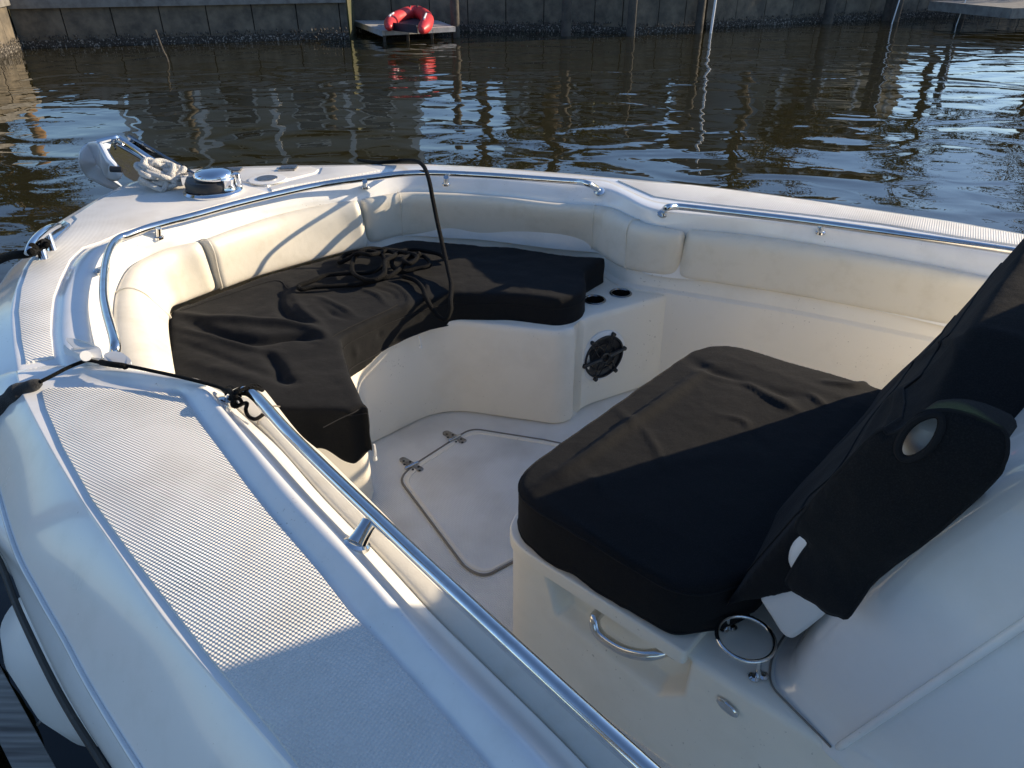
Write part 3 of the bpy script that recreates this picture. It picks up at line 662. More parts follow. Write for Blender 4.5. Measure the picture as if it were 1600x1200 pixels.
wr = [
 (W([(268, 487), (330, 498), (400, 503), (470, 508), (500, 520), (512, 532)]), .017, .02),
 (W([(290, 500), (340, 520), (400, 532), (460, 527), (495, 530)]), -.024, .022),
 (W([(275, 512), (330, 525), (380, 541), (440, 552)]), .009, .014),
 (W([(290, 560), (350, 580), (420, 600)]), .006, .02),
 (W([(272, 530), (320, 548), (380, 572), (430, 590)]), -.006, .015),
 (W([(440, 450), (436, 475), (455, 495), (490, 512)]), -.018, .018),
 (W([(450, 440), (470, 480), (500, 505), (512, 530)]), .008, .013),
 (W([(490, 460), (530, 478), (560, 497)]), .007, .009),
 (W([(500, 475), (520, 490), (545, 500)]), -.006, .008),
 (W([(560, 450), (590, 462), (606, 478)]), .007, .008),
 (W([(580, 448), (612, 458), (618, 470)]), -.006, .008),
 (W([(600, 440), (625, 450), (640, 470), (620, 500)]), .006, .009),
 (W([(640, 440), (668, 445), (660, 470)]), .006, .01),
 (W([(410, 545), (432, 570), (440, 590), (460, 600)]), -.02, .018),
 (W([(380, 530), (420, 533), (480, 531), (512, 540)]), .006, .012),
 (W([(470, 660), (510, 668), (540, 672)], -.22), -.010, .012),
 (W([(555, 650), (566, 658), (568, 665)], -.24), -.010, .008),
 (W([(710, 470), (760, 480), (850, 485)], -.22), -.008, .02),
 (W([(520, 545), (535, 565)], -.28), -.007, .01), (W([(550, 530), (560, 555)], -.28), .007, .01), (W([(590, 510), (597, 535)], -.28), -.006, .01),
 ([P(700, 460, zt), P(800, 470, zt), P(900, 470, zt)], .004, .03)]
mb = MB().prism(poly, zh, zt)
def hang(co):                              # the port end hangs lower than the rest and its hem is scalloped
    b = co[:, 2] < -.325
    sx = np.clip((1.85-co[:, 1])/.2, 0, 1)*np.clip((-.2-co[:, 0])/.1, 0, 1)
    co[:, 2] -= sx*np.clip((-.23-co[:, 2])/.1, 0, 1.2)*(.035+.02*np.sin(co[:, 0]*38))
    g = np.exp(-((co[:, 0]+.50)**2+(co[:, 1]-2.06)**2)/.012); co[:, 2] -= g*np.clip((-.24-co[:, 2])/.08, 0, 1.2)*.035
    co[:, 2] -= np.clip((co[:, 0]-.05)/.1, 0, 1)*np.clip((-.3-co[:, 2])/.05, 0, 1)*.012*np.sin(co[:, 0]*22+1)
    return co
cover = remesh_cloth(mb, .0085, 9, 'bench_cover', M_black, wr, [(14, 14, 22, .003, 0), (45, 30, 40, .001, 5), (5, 5, 5, .006, 9)], post=hang,
    label='black canvas cover draped over the U shaped bow bench cushions', cat='seat cover')
# seams stitched into the bench cover
for px, z in (([(510, 537), (522, 524), (560, 505), (600, 487), (621, 476)], zt+.001), ([(505, 668), (530, 655), (552, 645), (560, 640)], zt-.005)):
    pts = resamp(cr([P(x, y, z) for x, y in px], 6), 30)
    MB().tube(pts, .0016, 5).build('stitched_seam', M_hem, cover)
hemp = []
# strap ends hanging below the cover
for x, y, x2, y2 in ((856, 521, 857, 540), (655, 525, 657, 541), (584, 694, 586, 716)):
    a = P(x, y, -.345); d = ray(x2, y2); k = np.dot(a[:2], a[:2])/np.dot(a[:2], d[:2]); b = np.array([d[0]*k, d[1]*k, HC+d[2]*k])
    m = MB().tube([a, (a+b)/2+np.array([.003, -.004, 0]), b], .0035, 6); m.lathe([(.0, .006), (.006, .004), (.006, -.006), (0, -.008)], b, None, 10)
    m.build('toggle', M_wplastic, cover)

from mathutils.bvhtree import BVHTree
def snap_seam(cov, pts, r_, name='stitched_seam', mtl=None, off=.0008, jog=0):
    me = cov.data; bvh = BVHTree.FromPolygons([v.co.copy() for v in me.vertices], [tuple(p.vertices) for p in me.polygons]); out = []
    pts = resamp(pts, max(20, int(np.sum(np.linalg.norm(np.diff(np.array(pts), axis=0), axis=1))/.006)))
    for p in pts:
        loc, nor, _, _ = bvh.find_nearest(Vector(p))
        out.append(np.array(loc)+np.array(nor)*off)
    out = [sum(out[max(0, i-1):i+2])/len(out[max(0, i-1):i+2]) for i in range(len(out))]
    MB().tube(out, r_, 6).build(name, mtl or M_hem, cov, auto=0)
ins = [P(x, y, -.345) for x, y in [(909, 500), (890, 517), (870, 521), (800, 512), (740, 511), (705, 511), (660, 524), (600, 549), (555, 574), (541, 584)]]
snap_seam(cover, ins, .003, 'hem')
snap_seam(cover, [p+np.array([0, 0, .09]) for p in ins], .0016)
snap_seam(cover, [P(x, y, -.235) for x, y in [(541, 570), (552, 603), (568, 636), (577, 655), (560, 668), (520, 680)]], .0016)
snap_seam(cover, cr([P(x, y, zt) for x, y in [(280, 486), (350, 462), (430, 440), (450, 452)]], 5), .0014)
# console seat cover
sp = fillet([L(-.012, -.045, 0), L(.475, -.045, 0), L(.56, .10, 0), L(.56, .985, 0), L(.46, .985, 0), L(-.012, .93, 0)], [.14, .07, .05, .03, .05, .14], closed=True, n=10)
zs_ = -.205
def G(px): return cr([P(x, y, zs_) for x, y in px], 6)
wr = [(G([(830, 770), (900, 730), (985, 668), (1060, 615), (1110, 575)]), .016, .018),
      (G([(900, 775), (1000, 745), (1100, 720), (1200, 715)]), .003, .03),
      (G([(1095, 590), (1140, 600), (1200, 620), (1250, 655)]), .010, .016),
      (G([(1075, 560), (1110, 585), (1190, 615), (1260, 628)]), -.010, .022),
      (G([(1160, 600), (1200, 628), (1240, 650)]), .007, .011), (G([(1262, 620), (1290, 645)]), .007, .011), (G([(1280, 600), (1330, 605), (1365, 592)]), .012, .013),
      (G([(1000, 670), (1022, 705), (1040, 745)]), .005, .010), (G([(920, 750), (940, 775)]), .006, .012),
      (G([(1120, 655), (1160, 665), (1170, 685)]), .006, .011), (G([(965, 640), (985, 668), (990, 690)]), .0035, .012), (G([(1150, 660), (1180, 690), (1200, 720)]), -.004, .015),
      (G([(850, 782), (956, 858), (1030, 902), (1070, 925)]), .007, .007)]
mb = MB().prism(sp, -.338, zs_)
def bulge(co):
    q = co-O; s = q @ AX; t = q @ NX
    f = np.clip((s)/.1, 0, 1)*np.clip((.6-s)/.12, 0, 1)*np.clip((t+.04)/.12, 0, 1)*np.clip((.96-t)/.12, 0, 1)
    co[:, 2] += .014*f*(co[:, 2] > -.28)
    low = co[:, 2] < -.315
    co[low, 2] += .006*np.sin(co[low, 0]*55)+.004*np.sin(co[low, 1]*90)
    return co
seatc = remesh_cloth(mb, .0085, 8, 'seat_cover', M_black, wr, [(7, 7, 14, .0025, 3), (30, 24, 40, .0007, 8)], post=bulge,
    label='black canvas cover stretched over the square console seat cushion', cat='seat cover')
q = fillet([L(-.012, -.05, 0), L(.50, -.05, 0), L(.57, .05, 0)], [0, .07, 0], n=6)
pe = fillet([L(.0, .92, 0), L(.0, -.035, 0), L(.48, -.035, 0), L(.56, .1, 0)], [0, .13, .07, 0], n=10)
snap_seam(seatc, [p+np.array([0, 0, zs_-.012]) for p in pe], .0022)
pe2 = fillet([L(-.02, .92, 0), L(-.02, -.055, 0), L(.48, -.055, 0), L(.58, .1, 0)], [0, .13, .07, 0], n=10)
snap_seam(seatc, [p+np.array([0, 0, -.334]) for p in pe2], .0034, 'hem')
# backrest cover
def lean_prism(s0, z0, s1, z1, th, t0, t1):
    u = np.array([s1-s0, z1-z0]); u /= np.linalg.norm(u); n = np.array([-u[1], u[0]])
    m = MB(); A = []
    for t, ins in ((t0, .0), (t1, .0)):
        A.append([L(s0, t, z0), L(s1, t, z1), L(s1+th*.95, t, z1+.0), L(s0+th, t, z0+.13)])
    m.grid([A[0], A[1]], closed=True); m.add(A[0], [(0, 1, 2, 3)]); m.add(A[1], [(3, 2, 1, 0)]); return m
mb = lean_prism(.475, -.265, .722, .305, .13, .02, 1.0)
def taper(co):
    q = co-O; s = q @ AX; t = q @ NX; z = co[:, 2]
    push = np.clip((.28-t)/.25, 0, 1)*np.clip((.2-z)/.5, 0, 1)*.05
    co = co+AX*push[:, None]
    co[:, 2] += (.075*np.clip((t-.35)/.4, 0, 1)-.095*np.clip((.34-t)/.2, 0, 1))*np.clip((z-.0)/.3, 0, 1)
    return co
BF = lambda x, y, dd=0: (lambda d: np.array([0, 0, HC])+d*((np.dot(L(.475, 0, -.265)-np.array([0, 0, HC]), BN)+dd)/np.dot(d, BN)))(ray(x, y))
bu = AX*.26+np.array([0, 0, .6]); bu /= np.linalg.norm(bu); BN = np.cross(bu, NX)
def H(px): return cr([BF(x, y) for x, y in px], 6)
wr = [(H([(1200, 850), (1290, 770), (1360, 690), (1420, 600)]), .014, .02), (H([(1230, 850), (1320, 760), (1390, 690)]), -.012, .02), (H([(1390, 600), (1450, 560), (1500, 530), (1600, 520)]), .006, .008),
      (H([(1330, 700), (1400, 620), (1480, 590), (1600, 600)]), .010, .018), (H([(1250, 760), (1350, 650), (1430, 560)]), -.008, .02)]
backc = remesh_cloth(mb, .0095, 12, 'backrest_cover', M_black, wr, [(5, 5, 5, .006, 2), (16, 12, 6, .0015, 4)], post=taper,
    label='black canvas cover over the leaning console backrest, side flap with round armhole', cat='seat cover')
for zz in (.02, .17):
    snap_seam(backc, [L(.475+.25*(zz+.265)/.6-.03, t, zz+(.05 if t > .15 else .0)) for t in np.linspace(.06, .98, 30)], .0022)
snap_seam(backc, [L(.46, .08, -.2), L(.56, .07, .0), L(.68, .07, .28)], .0022)
# side flap with hole
fp = [(1247, 830), (1252, 806), (1310, 737), (1377, 667), (1393, 671), (1418, 662), (1440, 640), (1460, 635), (1500, 642), (1563, 671), (1575, 697), (1569, 722), (1553, 747), (1470, 822), (1373, 899), (1345, 935), (1322, 966), (1308, 963), (1293, 956), (1265, 940), (1243, 928), (1229, 914), (1231, 903), (1250, 870), (1263, 849)]
tf = -.035
def flap(px, hole, t):
    F2 = [np.array([st(PT(x, y, t))[0], PT(x, y, t)[2]]) for x, y in px]; F2 = [np.array(p[:2]) for p in cr([np.array([*p, 0]) for p in F2], 3, closed=True)]
    hc_ = np.array([st(PT(*hole[0], t))[0], PT(*hole[0], t)[2]]); hx = np.array([st(PT(*hole[1], t))[0], PT(*hole[1], t)[2]])-hc_; hy = np.array([st(PT(*hole[2], t))[0], PT(*hole[2], t)[2]])-hc_
    F2 = np.array(F2); mn = F2.min(0); mxx = F2.max(0); g = .006
    bm = bmesh.new(); vs = []
    ring = lambda r: [hc_+hx*math.cos(a)*r+hy*math.sin(a)*r for a in np.linspace(0, 2*math.pi, 36, endpoint=False)]
    # triangulate outline + hole
    import mathutils.geometry as mg
    pts = [Vector(p) for p in F2]+[Vector(p) for p in ring(1)]
    nF = len(F2); edges = [(i, (i+1) % nF) for i in range(nF)]+[(nF+i, nF+(i+1) % 36) for i in range(36)]
    for x in np.arange(mn[0], mxx[0], .012):
        for y in np.arange(mn[1], mxx[1], .012):
            p = np.array([x, y])
            if sd_poly(p, F2) < -.006 and sd_poly(p, np.array(ring(1))) > .006: pts.append(Vector(p))
    r = mg.delaunay_2d_cdt(pts, edges, [], 1, 1e-6)
    V = [np.array(v) for v in r[0]]; hole_r = np.array(ring(.97)); faces = [f for f in r[2] if sd_poly(sum(V[i] for i in f)/len(f), hole_r) > 0 and sd_poly(sum(V[i] for i in f)/len(f), F2) < 0]
    return V, faces, F2, ring(1), hc_, hx, hy
Vf, Ff, F2, RH, hc_, hx, hy = flap(fp, [(1444, 672), (1477, 659), (1448, 642)], tf)
from mathutils import noise as NZ
fold = lambda s, z: tf-.010*math.sin(6*z+9*s)-.012*NZ.noise(Vector((s*14, z*9, 1)))-.004*NZ.noise(Vector((s*50, z*30, 3)))
def dome(s, z):                              # the flap bulges over the side bolster and rolls back at its edge
    d = -sd_poly(np.array([s, z]), F2); return fold(s, z)-.018*(1-math.exp(-max(0, d)/.03))
m = MB(); m.add([L(p[0], dome(*p), p[1]) for p in Vf], Ff)
fo = m.build('side_flap', M_black, backc, auto=0)
so_ = fo.modifiers.new('thickness', 'SOLIDIFY'); so_.thickness = .004
m = MB(); e = [L(p[0], dome(*p)-.002, p[1]) for p in F2]; m.tube(e+[e[0], e[1]], .0032, 7); e = [L(p[0], dome(*p)-.002, p[1]) for p in RH]; m.tube(e+[e[0], e[1]], .0055, 8); m.build('hem', M_hem, fo)
# wall of the flap back to the backrest
rows = [[L(p[0], dome(*p), p[1]) for p in F2], [L(p[0]*.97+.03*.9, dome(*p)+.06, p[1]*.97) for p in F2]]
m = MB()
sel = [i for i in range(len(F2)) if 0 <= i <= 30]
m.grid([[r[i] for i in sel[8:30]] for r in rows]); m.build('flap_gusset', M_black, backc, auto=0)

# ================================================================ ropes
def braid(pts, r, name, mtl, parent=None, n=10, step=.006, **kw):
    pts = cr(pts, 10); ln = sum(np.linalg.norm(pts[i+1]-pts[i]) for i in range(len(pts)-1)); pts = resamp(pts, max(12, int(ln/step)))
    return MB().tube(pts, r, n).build(name, mtl, parent, auto=0, **kw)
zc2 = zt+.012
pile = [P(x, y, zc2+dz) for x, y, dz in [
 (600, 250, .30), ]]
line = [P(480, 262, .012), P(540, 257, .008), P(600, 254, .0), P(630, 251, .02), P(650, 252, .05), P(662, 260, .07), P(670, 280, .06), P(676, 310, .0), P(683, 345, -.07), P(692, 385, -.14), P(700, 420, -.18), P(705, 445, -.20), P(704, 470, -.215),
        P(704, 485, -.24), P(696, 498, -.26), P(682, 492, -.25), P(668, 468, -.215), P(660, 448, zc2), P(650, 436, zc2), P(632, 428, zc2+.01), P(600, 420, zc2+.012), P(575, 432, zc2+.02), P(600, 440, zc2+.01), P(640, 428, zc2+.02), P(690, 424, zc2+.03)]
bl = [P(x, y, zc2+dz) for x, y, dz in [(698, 408, .005), (688, 398, .01), (665, 392, .012), (640, 390, .012), (620, 396, .02), (612, 412, .01), (625, 424, .01), (650, 420, .015), (672, 414, .02), (662, 400, .02), (640, 402, .03), (632, 412, .03), (612, 430, .02), (590, 438, .01), (560, 444, .0), (520, 447, .0), (488, 449, .0), (470, 452, .0), (468, 446, .004), (490, 438, .004), (510, 430, .005), (545, 427, .01), (580, 425, .015), (600, 412, .02), (596, 398, .03), (575, 392, .03), (556, 400, .025), (550, 415, .02), (555, 430, .015), (580, 438, .02), (600, 428, .03), (602, 408, .04), (618, 398, .035), (605, 392, .03), (580, 398, .045), (560, 396, .04), (545, 404, .02), (530, 410, .005), (540, 398, .01), (562, 392, .03), (580, 388, .02), (612, 392, .01), (640, 396, .04), (652, 402, .045), (640, 412, .04), (630, 404, .045), (655, 396, .03)]]
line = [P(560, 250, -.30), P(572, 252, -.12), P(590, 254, -.01), P(612, 252.5, .012)] + line[3:13]
dl = empty('dock_line', P(600, 420, zc2), 'thick black braided line heaped on the bench cover and led over the far rail', 'rope')
braid(line+[P(704, 485, -.235), P(696, 499, -.262), P(683, 493, -.255), P(668, 470, -.215), P(660, 450, zc2), P(648, 438, zc2), P(630, 432, zc2)], .0085, 'standing_part', M_rope, dl)
braid(bl, .0085, 'heaped_part', M_rope, dl)

# fender line with fleece sleeve, clip and knot
fd = empty('fender_line', P(100, 575, 0), 'thin black fender line with thick fleece sleeve, knotted to the near grab rail', 'rope')
thin = [P(62, 597, .02), P(80, 588, .025), P(105, 575, .03), P(127, 566, .032), P(138, 563, .034), P(160, 567, .03), P(195, 571, .034), P(240, 580, .032), P(290, 591, .032), P(325, 600, .03), P(345, 606, .028), P(358, 613, .03), P(370, 620, .035)]
braid(thin, .0042, 'line', M_rope, fd, step=.004)
braid([P(158, 566, .030), P(172, 569, .036), P(195, 572, .034), P(196, 574, .03)], .007, 'wrap', M_rope, fd)
sv = [P(63, 597, .018), P(52, 602, .012), P(35, 610, .0), P(10, 630, -.03), P(-30, 670, -.09), P(-90, 730, -.2)]
sv = resamp(cr(sv, 8), 60); rad = [.008+.013*min(1, i/8) + .002*math.sin(i*.8) for i in range(60)]
MB().tube(sv, rad, 18).build('fleece_sleeve', M_fleece, fd, auto=0)
KD = -.022
kn = [(352, 606, .03), (362, 604, .045), (368, 612, .05), (362, 624, .04), (354, 618, .03), (357, 608, .055), (364, 616, .06), (366, 628, .04), (372, 634, .03), (378, 630, .035), (372, 622, .05), (362, 630, .04), (368, 636, .03), (376, 632, .03), (386, 630, .045), (384, 640, .03), (388, 650, .01), (398, 655, 0), (408, 650, 0), (412, 646, .01)]
braid([P(k[0], k[1], max(.0, k[2]+KD)) for k in kn], .0042, 'knot', M_rope, fd, step=.004)
braid([P(k[0], k[1], k[2]+KD) for k in [(366, 612, .06), (378, 606, .06), (395, 602, .055), (405, 604, .05), (410, 610, .045), (400, 606, .06), (385, 606, .066), (370, 614, .062), (360, 620, .045)]], .0042, 'knot', M_rope, fd, step=.004)
# white fender clip
fk = empty('fender_clip', P(150, 560, 0), 'white plastic fender clip hooked around the bow rail end', 'clip')
def sheet(px, zf_, th, name, mtl, par, bev=.0015, **kw):
    pts = cr([P(x, y, 0) for x, y in px], 4, closed=True); b = MB().prism(pts, 0, th, bev)
    return b, pts
def tilted(px, z, th, name, mtl, par):       # px: (x, y, z) outline of a bent plate
    pts = cr([P(x, y, z_) for x, y, z_ in px], 4, closed=True); n = len(pts); up = np.array([0, 0, th])
    m = MB().grid([[p for p in pts], [p+up for p in pts]], closed=True); m.add([p+up for p in pts], [tuple(range(n))]); m.add(pts, [tuple(range(n))])
    return m.build(name, mtl, par, auto=40)
tilted([(104, 532, .055), (112, 531, .055), (130, 535, .055), (147, 541, .05), (158, 548, .04), (160, 560, .03), (150, 562, .03), (128, 557, .035), (112, 548, .04), (116, 546, .045)], 0, .005, 'upper_jaw', M_wplastic, fk)
tilted([(103, 545, .02), (112, 553, .012), (135, 560, .012), (165, 566, .015), (170, 572, .01), (140, 574, .0), (108, 562, .0), (102, 552, .008)], 0, .012, 'lower_jaw', M_wplastic, fk)
tilted([(165, 555, .035), (185, 552, .035), (200, 560, .03), (206, 568, .025), (198, 572, .02), (180, 570, .02), (165, 566, .025)], 0, .005, 'wing', M_wplastic, fk)
MB().tube([P(133, 562, .005), P(134, 556, .05)], .012, 14).build('barrel', M_wplastic, fk)

# dock line made fast to the port cleat
cl = MB()
ca_, cb_ = P(42, 396, .05), P(92, 352, .045); ux = cb_-ca_; ux /= np.linalg.norm(ux)
pts = [ca_, ca_*.8+cb_*.2+np.array([0, 0, .012]), ca_*.5+cb_*.5+np.array([0, 0, .016]), ca_*.2+cb_*.8+np.array([0, 0, .01]), cb_]
cl.tube(cr(pts, 6), [.008+.006*math.sin(i/24*math.pi) for i in range(25)], 12)
for f in (.36, .64):
    p = ca_*(1-f)+cb_*f; cl.tube([np.array([p[0]+.01, p[1]-.02, .0]), p+np.array([0, 0, .012])], [.015, .010], 10)
cl.prism(fillet([P(58, 392, 0), P(70, 392, 0), P(112, 352, 0), P(100, 346, 0)], .02, closed=True), .0, .006, .002)
cl.build('cleat', M_chrome, boat, auto=50)
ml = empty('mooring_line', P(20, 400, 0), 'black mooring line coming from off the left edge to the bow cleat', 'rope')
braid([P(62, 384, .04), P(55, 392, .03), P(40, 397, .035), P(15, 400, .02), P(-20, 415, -.05), P(-90, 450, -.25)], .013, 'line_run', M_rope, ml)
braid([P(48, 394, .055), P(60, 386, .03), P(72, 382, .055), P(60, 376, .035), P(50, 386, .06), P(66, 388, .025), P(74, 378, .05)], .011, 'cleat_turns', M_rope, ml)

# windlass
wc = P(334, 302, 0); wd_ = MB()
wd_.lathe([(.112, .0), (.112, .012), (.104, .02), (.085, .015)], wc, None, 48); wl_ = wd_.build('windlass', M_chrome, boat, auto=40)
MB().lathe([(.09, .022), (.092, .046), (.085, .057), (.06, .059)], wc+np.array([-.008, 0, 0]), None, 40).build('drum_housing', M_dark, wl_, auto=40)
MB().lathe([(.066, .056), (.074, .062), (.074, .076), (.064, .087), (.036, .095), (0, .097)], wc+np.array([.012, .004, 0]), None, 40).build('drum_cap', M_chrome, wl_, auto=60)
MB().box(wc+np.array([-.095, .02, .05]), (.05, .05, .03), .3).build('chain_guide', M_chrome, wl_)
m = MB(); m.lathe([(.028, .0), (.022, .02), (.028, .04)], wc+np.array([.075, -.03, .025]), None, 16); m.lathe([(.018, .0), (.018, .05), (0, .055)], wc+np.array([.09, .03, .02]), None, 12); m.build('gypsy', M_chrome, wl_)
# bow roller channel
rl0, rl1 = P(300, 283, .01), P(188, 218, .15); rd = rl1-rl0; rlen = np.linalg.norm(rd); rd /= rlen; rs = np.cross(rd, [0, 0, 1.]); rs /= np.linalg.norm(rs); ru = np.cross(rs, rd)
m = MB()
for sg in (-1, 1):
    o0 = rl0+rs*sg*.045
    a = [o0, o0+rd*.18+ru*.01, o0+rd*(rlen*.7), o0+rd*rlen, o0+rd*(rlen+.01)-ru*.05, o0+rd*(rlen*.8)-ru*.12, o0+rd*(rlen*.45)-ru*.12, o0+rd*.05-ru*.04]
    b = [p+rs*.005 for p in a]; m.grid([a, b], closed=True); m.add(a, [tuple(range(8))]); m.add(b, [tuple(range(8))])
    m.tube([o0+ru*.004, o0+rd*(rlen*.7)+ru*.006, o0+rd*rlen+ru*.004], .008, 8)
m.tube([rl0+rd*rlen*.97-rs*.05-ru*.02, rl0+rd*rlen*.97+rs*.05-ru*.02], .01, 10)
M_dchrome = mat('dark_chrome', (.34, .35, .37), .16, metal=1, bump=[('n', 30, .3, .003)])
ro = m.build('bow_roller', M_dchrome, boat, auto=40)
MB().lathe([(.02, -.04), (.028, -.03), (.018, 0), (.028, .03), (.02, .04)], rl0+rd*(rlen*.93)-ru*.05, Vector(rs).to_track_quat('Z', 'Y').to_matrix(), 20).build('roller_wheel', M_dark, ro)
m = MB(); m.tube(cr([P(312, 288, .03), P(298, 284, .035), P(285, 277, .04)], 4), .012, 8); m.lathe([(.02, -.02), (.024, 0), (.02, .02)], P(292, 279, .045), None, 12); m.build('shackle', M_dsteel, ro)
# anchor: two rounded concave flukes and a shank
an = empty('anchor', P(165, 255, 0), 'polished plough anchor with rounded flukes hanging at the bow roller', 'anchor')
def fluke(px, name, th=.006):
    pts = cr([P(x, y, z) for x, y, z in px], 5, closed=True); c = sum(pts)/len(pts); n = len(pts)
    nr = np.cross(pts[0]-c, pts[n//3]-c); nr /= np.linalg.norm(nr); rings = []
    for k in (1, .8, .55, .3, .02): rings.append([c+(p-c)*k - nr*.02*(1-k*k) for p in pts])
    m = MB().grid(rings, closed=True); o = m.build(name, M_chrome, an, auto=0); s = o.modifiers.new('thickness', 'SOLIDIFY'); s.thickness = th
    return o
M_anchor = mat('sky_tinted_plate', (.64, .70, .80), .28, metal=.15)  # blue of the reflected sky painted into the base colour, barely metallic
f1 = fluke([(157, 224, .14), (138, 223, .13), (125, 236, .10), (123, 254, .05), (132, 272, -.02), (150, 284, -.06), (172, 294, -.10), (196, 296, -.12), (170, 276, -.03), (158, 252, .05)], 'fluke')
f2 = fluke([(160, 224, .14), (176, 228, .12), (188, 245, .08), (193, 262, .03), (186, 280, -.02), (170, 279, -.03), (160, 262, .03), (157, 240, .10)], 'fluke')
for f in (f1, f2): f.data.materials.clear(); f.data.materials.append(M_anchor)
m = MB(); m.tube([P(157, 226, .15), P(170, 250, .10), P(186, 266, .06)], [.012, .014, .012], 10); m.build('spine', M_anchor, an)
MB().tube([P(172, 264, .075), P(190, 265, .07)], .012, 10).build('pivot_bolt', M_dark, an)
MB().tube(cr([P(152, 222, .16), P(178, 216, .17), P(190, 218, .16), P(235, 248, .10), P(285, 277, .05)], 6), .011, 8).build('shank', M_chrome, an)
# heaped white anchor rope
wr_ = []
for k in range(90):
    a = k*.72; r = .055+.02*math.sin(k*1.7); h = .02+.075*abs(math.sin(k*.37))*(1-.2*abs(math.sin(k*.9)))
    c0 = P(257, 295, 0); wr_.append(c0+np.array([r*1.1*math.cos(a)+random.gauss(0, .01), r*.7*math.sin(a)+random.gauss(0, .012), h+random.uniform(-.015, .02)]))
braid(wr_, .011, 'anchor_rope', M_wrope, None, n=8, label='matted heap of white anchor rope beside the windlass', cat='rope')

# ================================================================ fender, dock
fe = empty('fender', P(110, 1040, -.8), 'white cylindrical fender hanging between hull and dock at bottom left', 'fender')
fc_ = P(132, 1010, -.46)
MB().lathe([(0, -.30), (.03, -.30), (.05, -.27), (.10, -.21), (.13, -.10), (.135, .05), (.12, .12), (.05, .18), (.03, .2), (0, .2)], fc_, None, 40).build('fender_body', M_wplastic, fe, auto=0)
MB().tube([fc_+np.array([0, 0, .24]), fc_+np.array([.02, .02, .40])], .006, 8).build('lanyard', M_rope, fe)
M_wood = mat('weathered_wood', (.24, .215, .185), .85, bump=[('n', 12, .5, .01)])
def woodify(m, col1, col2, ang, sx=2, sy=60):
    nt = m.node_tree; b = nt.nodes['Principled BSDF']; tc = nt.nodes.new('ShaderNodeTexCoord'); mp = nt.nodes.new('ShaderNodeMapping')
    mp.inputs['Rotation'].default_value = (0, 0, ang); mp.inputs['Scale'].default_value = (sx, sy, sy); nt.links.new(tc.outputs['Object'], mp.inputs[0])
    n = nt.nodes.new('ShaderNodeTexNoise'); n.inputs['Detail'].default_value = 8; n.inputs['Scale'].default_value = 1; nt.links.new(mp.outputs[0], n.inputs[0])
    r = nt.nodes.new('ShaderNodeValToRGB'); r.color_ramp.elements[0].position = .35; r.color_ramp.elements[1].position = .65
    r.color_ramp.elements[0].color = (*col1, 1); r.color_ramp.elements[1].color = (*col2, 1); nt.links.new(n.outputs[0], r.inputs[0]); nt.links.new(r.outputs[0], b.inputs['Base Color'])
    bp = nt.nodes.new('ShaderNodeBump'); bp.inputs['Strength'].default_value = .8; bp.inputs['Distance'].default_value = .004; nt.links.new(n.outputs[0], bp.inputs['Height']); nt.links.new(bp.outputs[0], b.inputs['Normal'])
zd = -.72
d0, d1 = P(0, 1042, zd), P(87, 1200, zd); du = d1-d0; du /= np.linalg.norm(du); dn = np.array([-du[1], du[0], 0]);
if dn[0] > 0: dn = -dn
woodify(M_wood, (.12, .11, .10), (.34, .32, .29), -math.atan2(du[1], du[0]))
dk = empty('dock', d0+np.array([0, 0, -.5]), 'weathered grey timber dock edge at the bottom left corner', 'dock')
def plank(off, w_, name, z1, th=.04, l0=-3, l1=3.0):
    a = d0+dn*off; c = a+dn*w_/2+du*(l0+l1)/2; MB().box(np.array([c[0], c[1], z1-th/2]), (l1-l0, w_, th), math.atan2(du[1], du[0])).build(name, M_wood, dk, smooth=False)
plank(.0, .066, 'edge_board', zd, .14)
M_conc = mat('pebble_concrete', (.26, .25, .23), .9, bump=[('v', 70, 1, .012)], var=(60, (.12, .11, .10), .45, .6))
a = d0+dn*.10; c = a+dn*1.0; MB().box(np.array([c[0], c[1], zd-.13]), (8, 2.0, .2), math.atan2(du[1], du[0])).build('dock_slab', M_conc, dk, smooth=False)
for k, px in enumerate([(6, 1039), (58, 1133)]):
    p = P(px[0], px[1], zd-.02); MB().tube([p, p-dn*.02+np.array([0, 0, .01])], .004, 6).build('bolt', M_dsteel, dk)

# ================================================================ water and far shore
ZW = -1.25
Mw = bpy.data.materials.new('creek_water'); Mw.use_nodes = True; nt = Mw.node_tree; b = nt.nodes['Principled BSDF']
b.inputs['Base Color'].default_value = (.022, .019, .007, 1); b.inputs['Roughness'].default_value = .012; b.inputs['IOR'].default_value = 1.48
tc = nt.nodes.new('ShaderNodeTexCoord'); last = None
for (scx, scy, ang, det, dist, dis) in ((.6, .9, .25, 1, 1.0, .040), (2.2, 3.0, .1, 1, .9, .0040), (11, 14, -.1, 1, 0, .0003)):
    mp = nt.nodes.new('ShaderNodeMapping'); mp.inputs['Rotation'].default_value = (0, 0, ang); mp.inputs['Scale'].default_value = (scx, scy, 1)
    nt.links.new(tc.outputs['Object'], mp.inputs[0]); n = nt.nodes.new('ShaderNodeTexNoise'); n.inputs['Scale'].default_value = 1; n.inputs['Detail'].default_value = det; n.inputs['Distortion'].default_value = dist
    n.inputs['Roughness'].default_value = .45
    nt.links.new(mp.outputs[0], n.inputs[0]); bp = nt.nodes.new('ShaderNodeBump'); bp.inputs['Strength'].default_value = 1; bp.inputs['Distance'].default_value = dis
    nt.links.new(n.outputs[0], bp.inputs['Height'])
    if last: nt.links.new(last.outputs[0], bp.inputs['Normal'])
    last = bp
nt.links.new(last.outputs[0], b.inputs['Normal'])
MB().add([(-300, -300, ZW), (300, -300, ZW), (300, 300, ZW), (-300, 300, ZW)], [(0, 1, 2, 3)]).build('water', Mw, None, smooth=False, kind='structure')
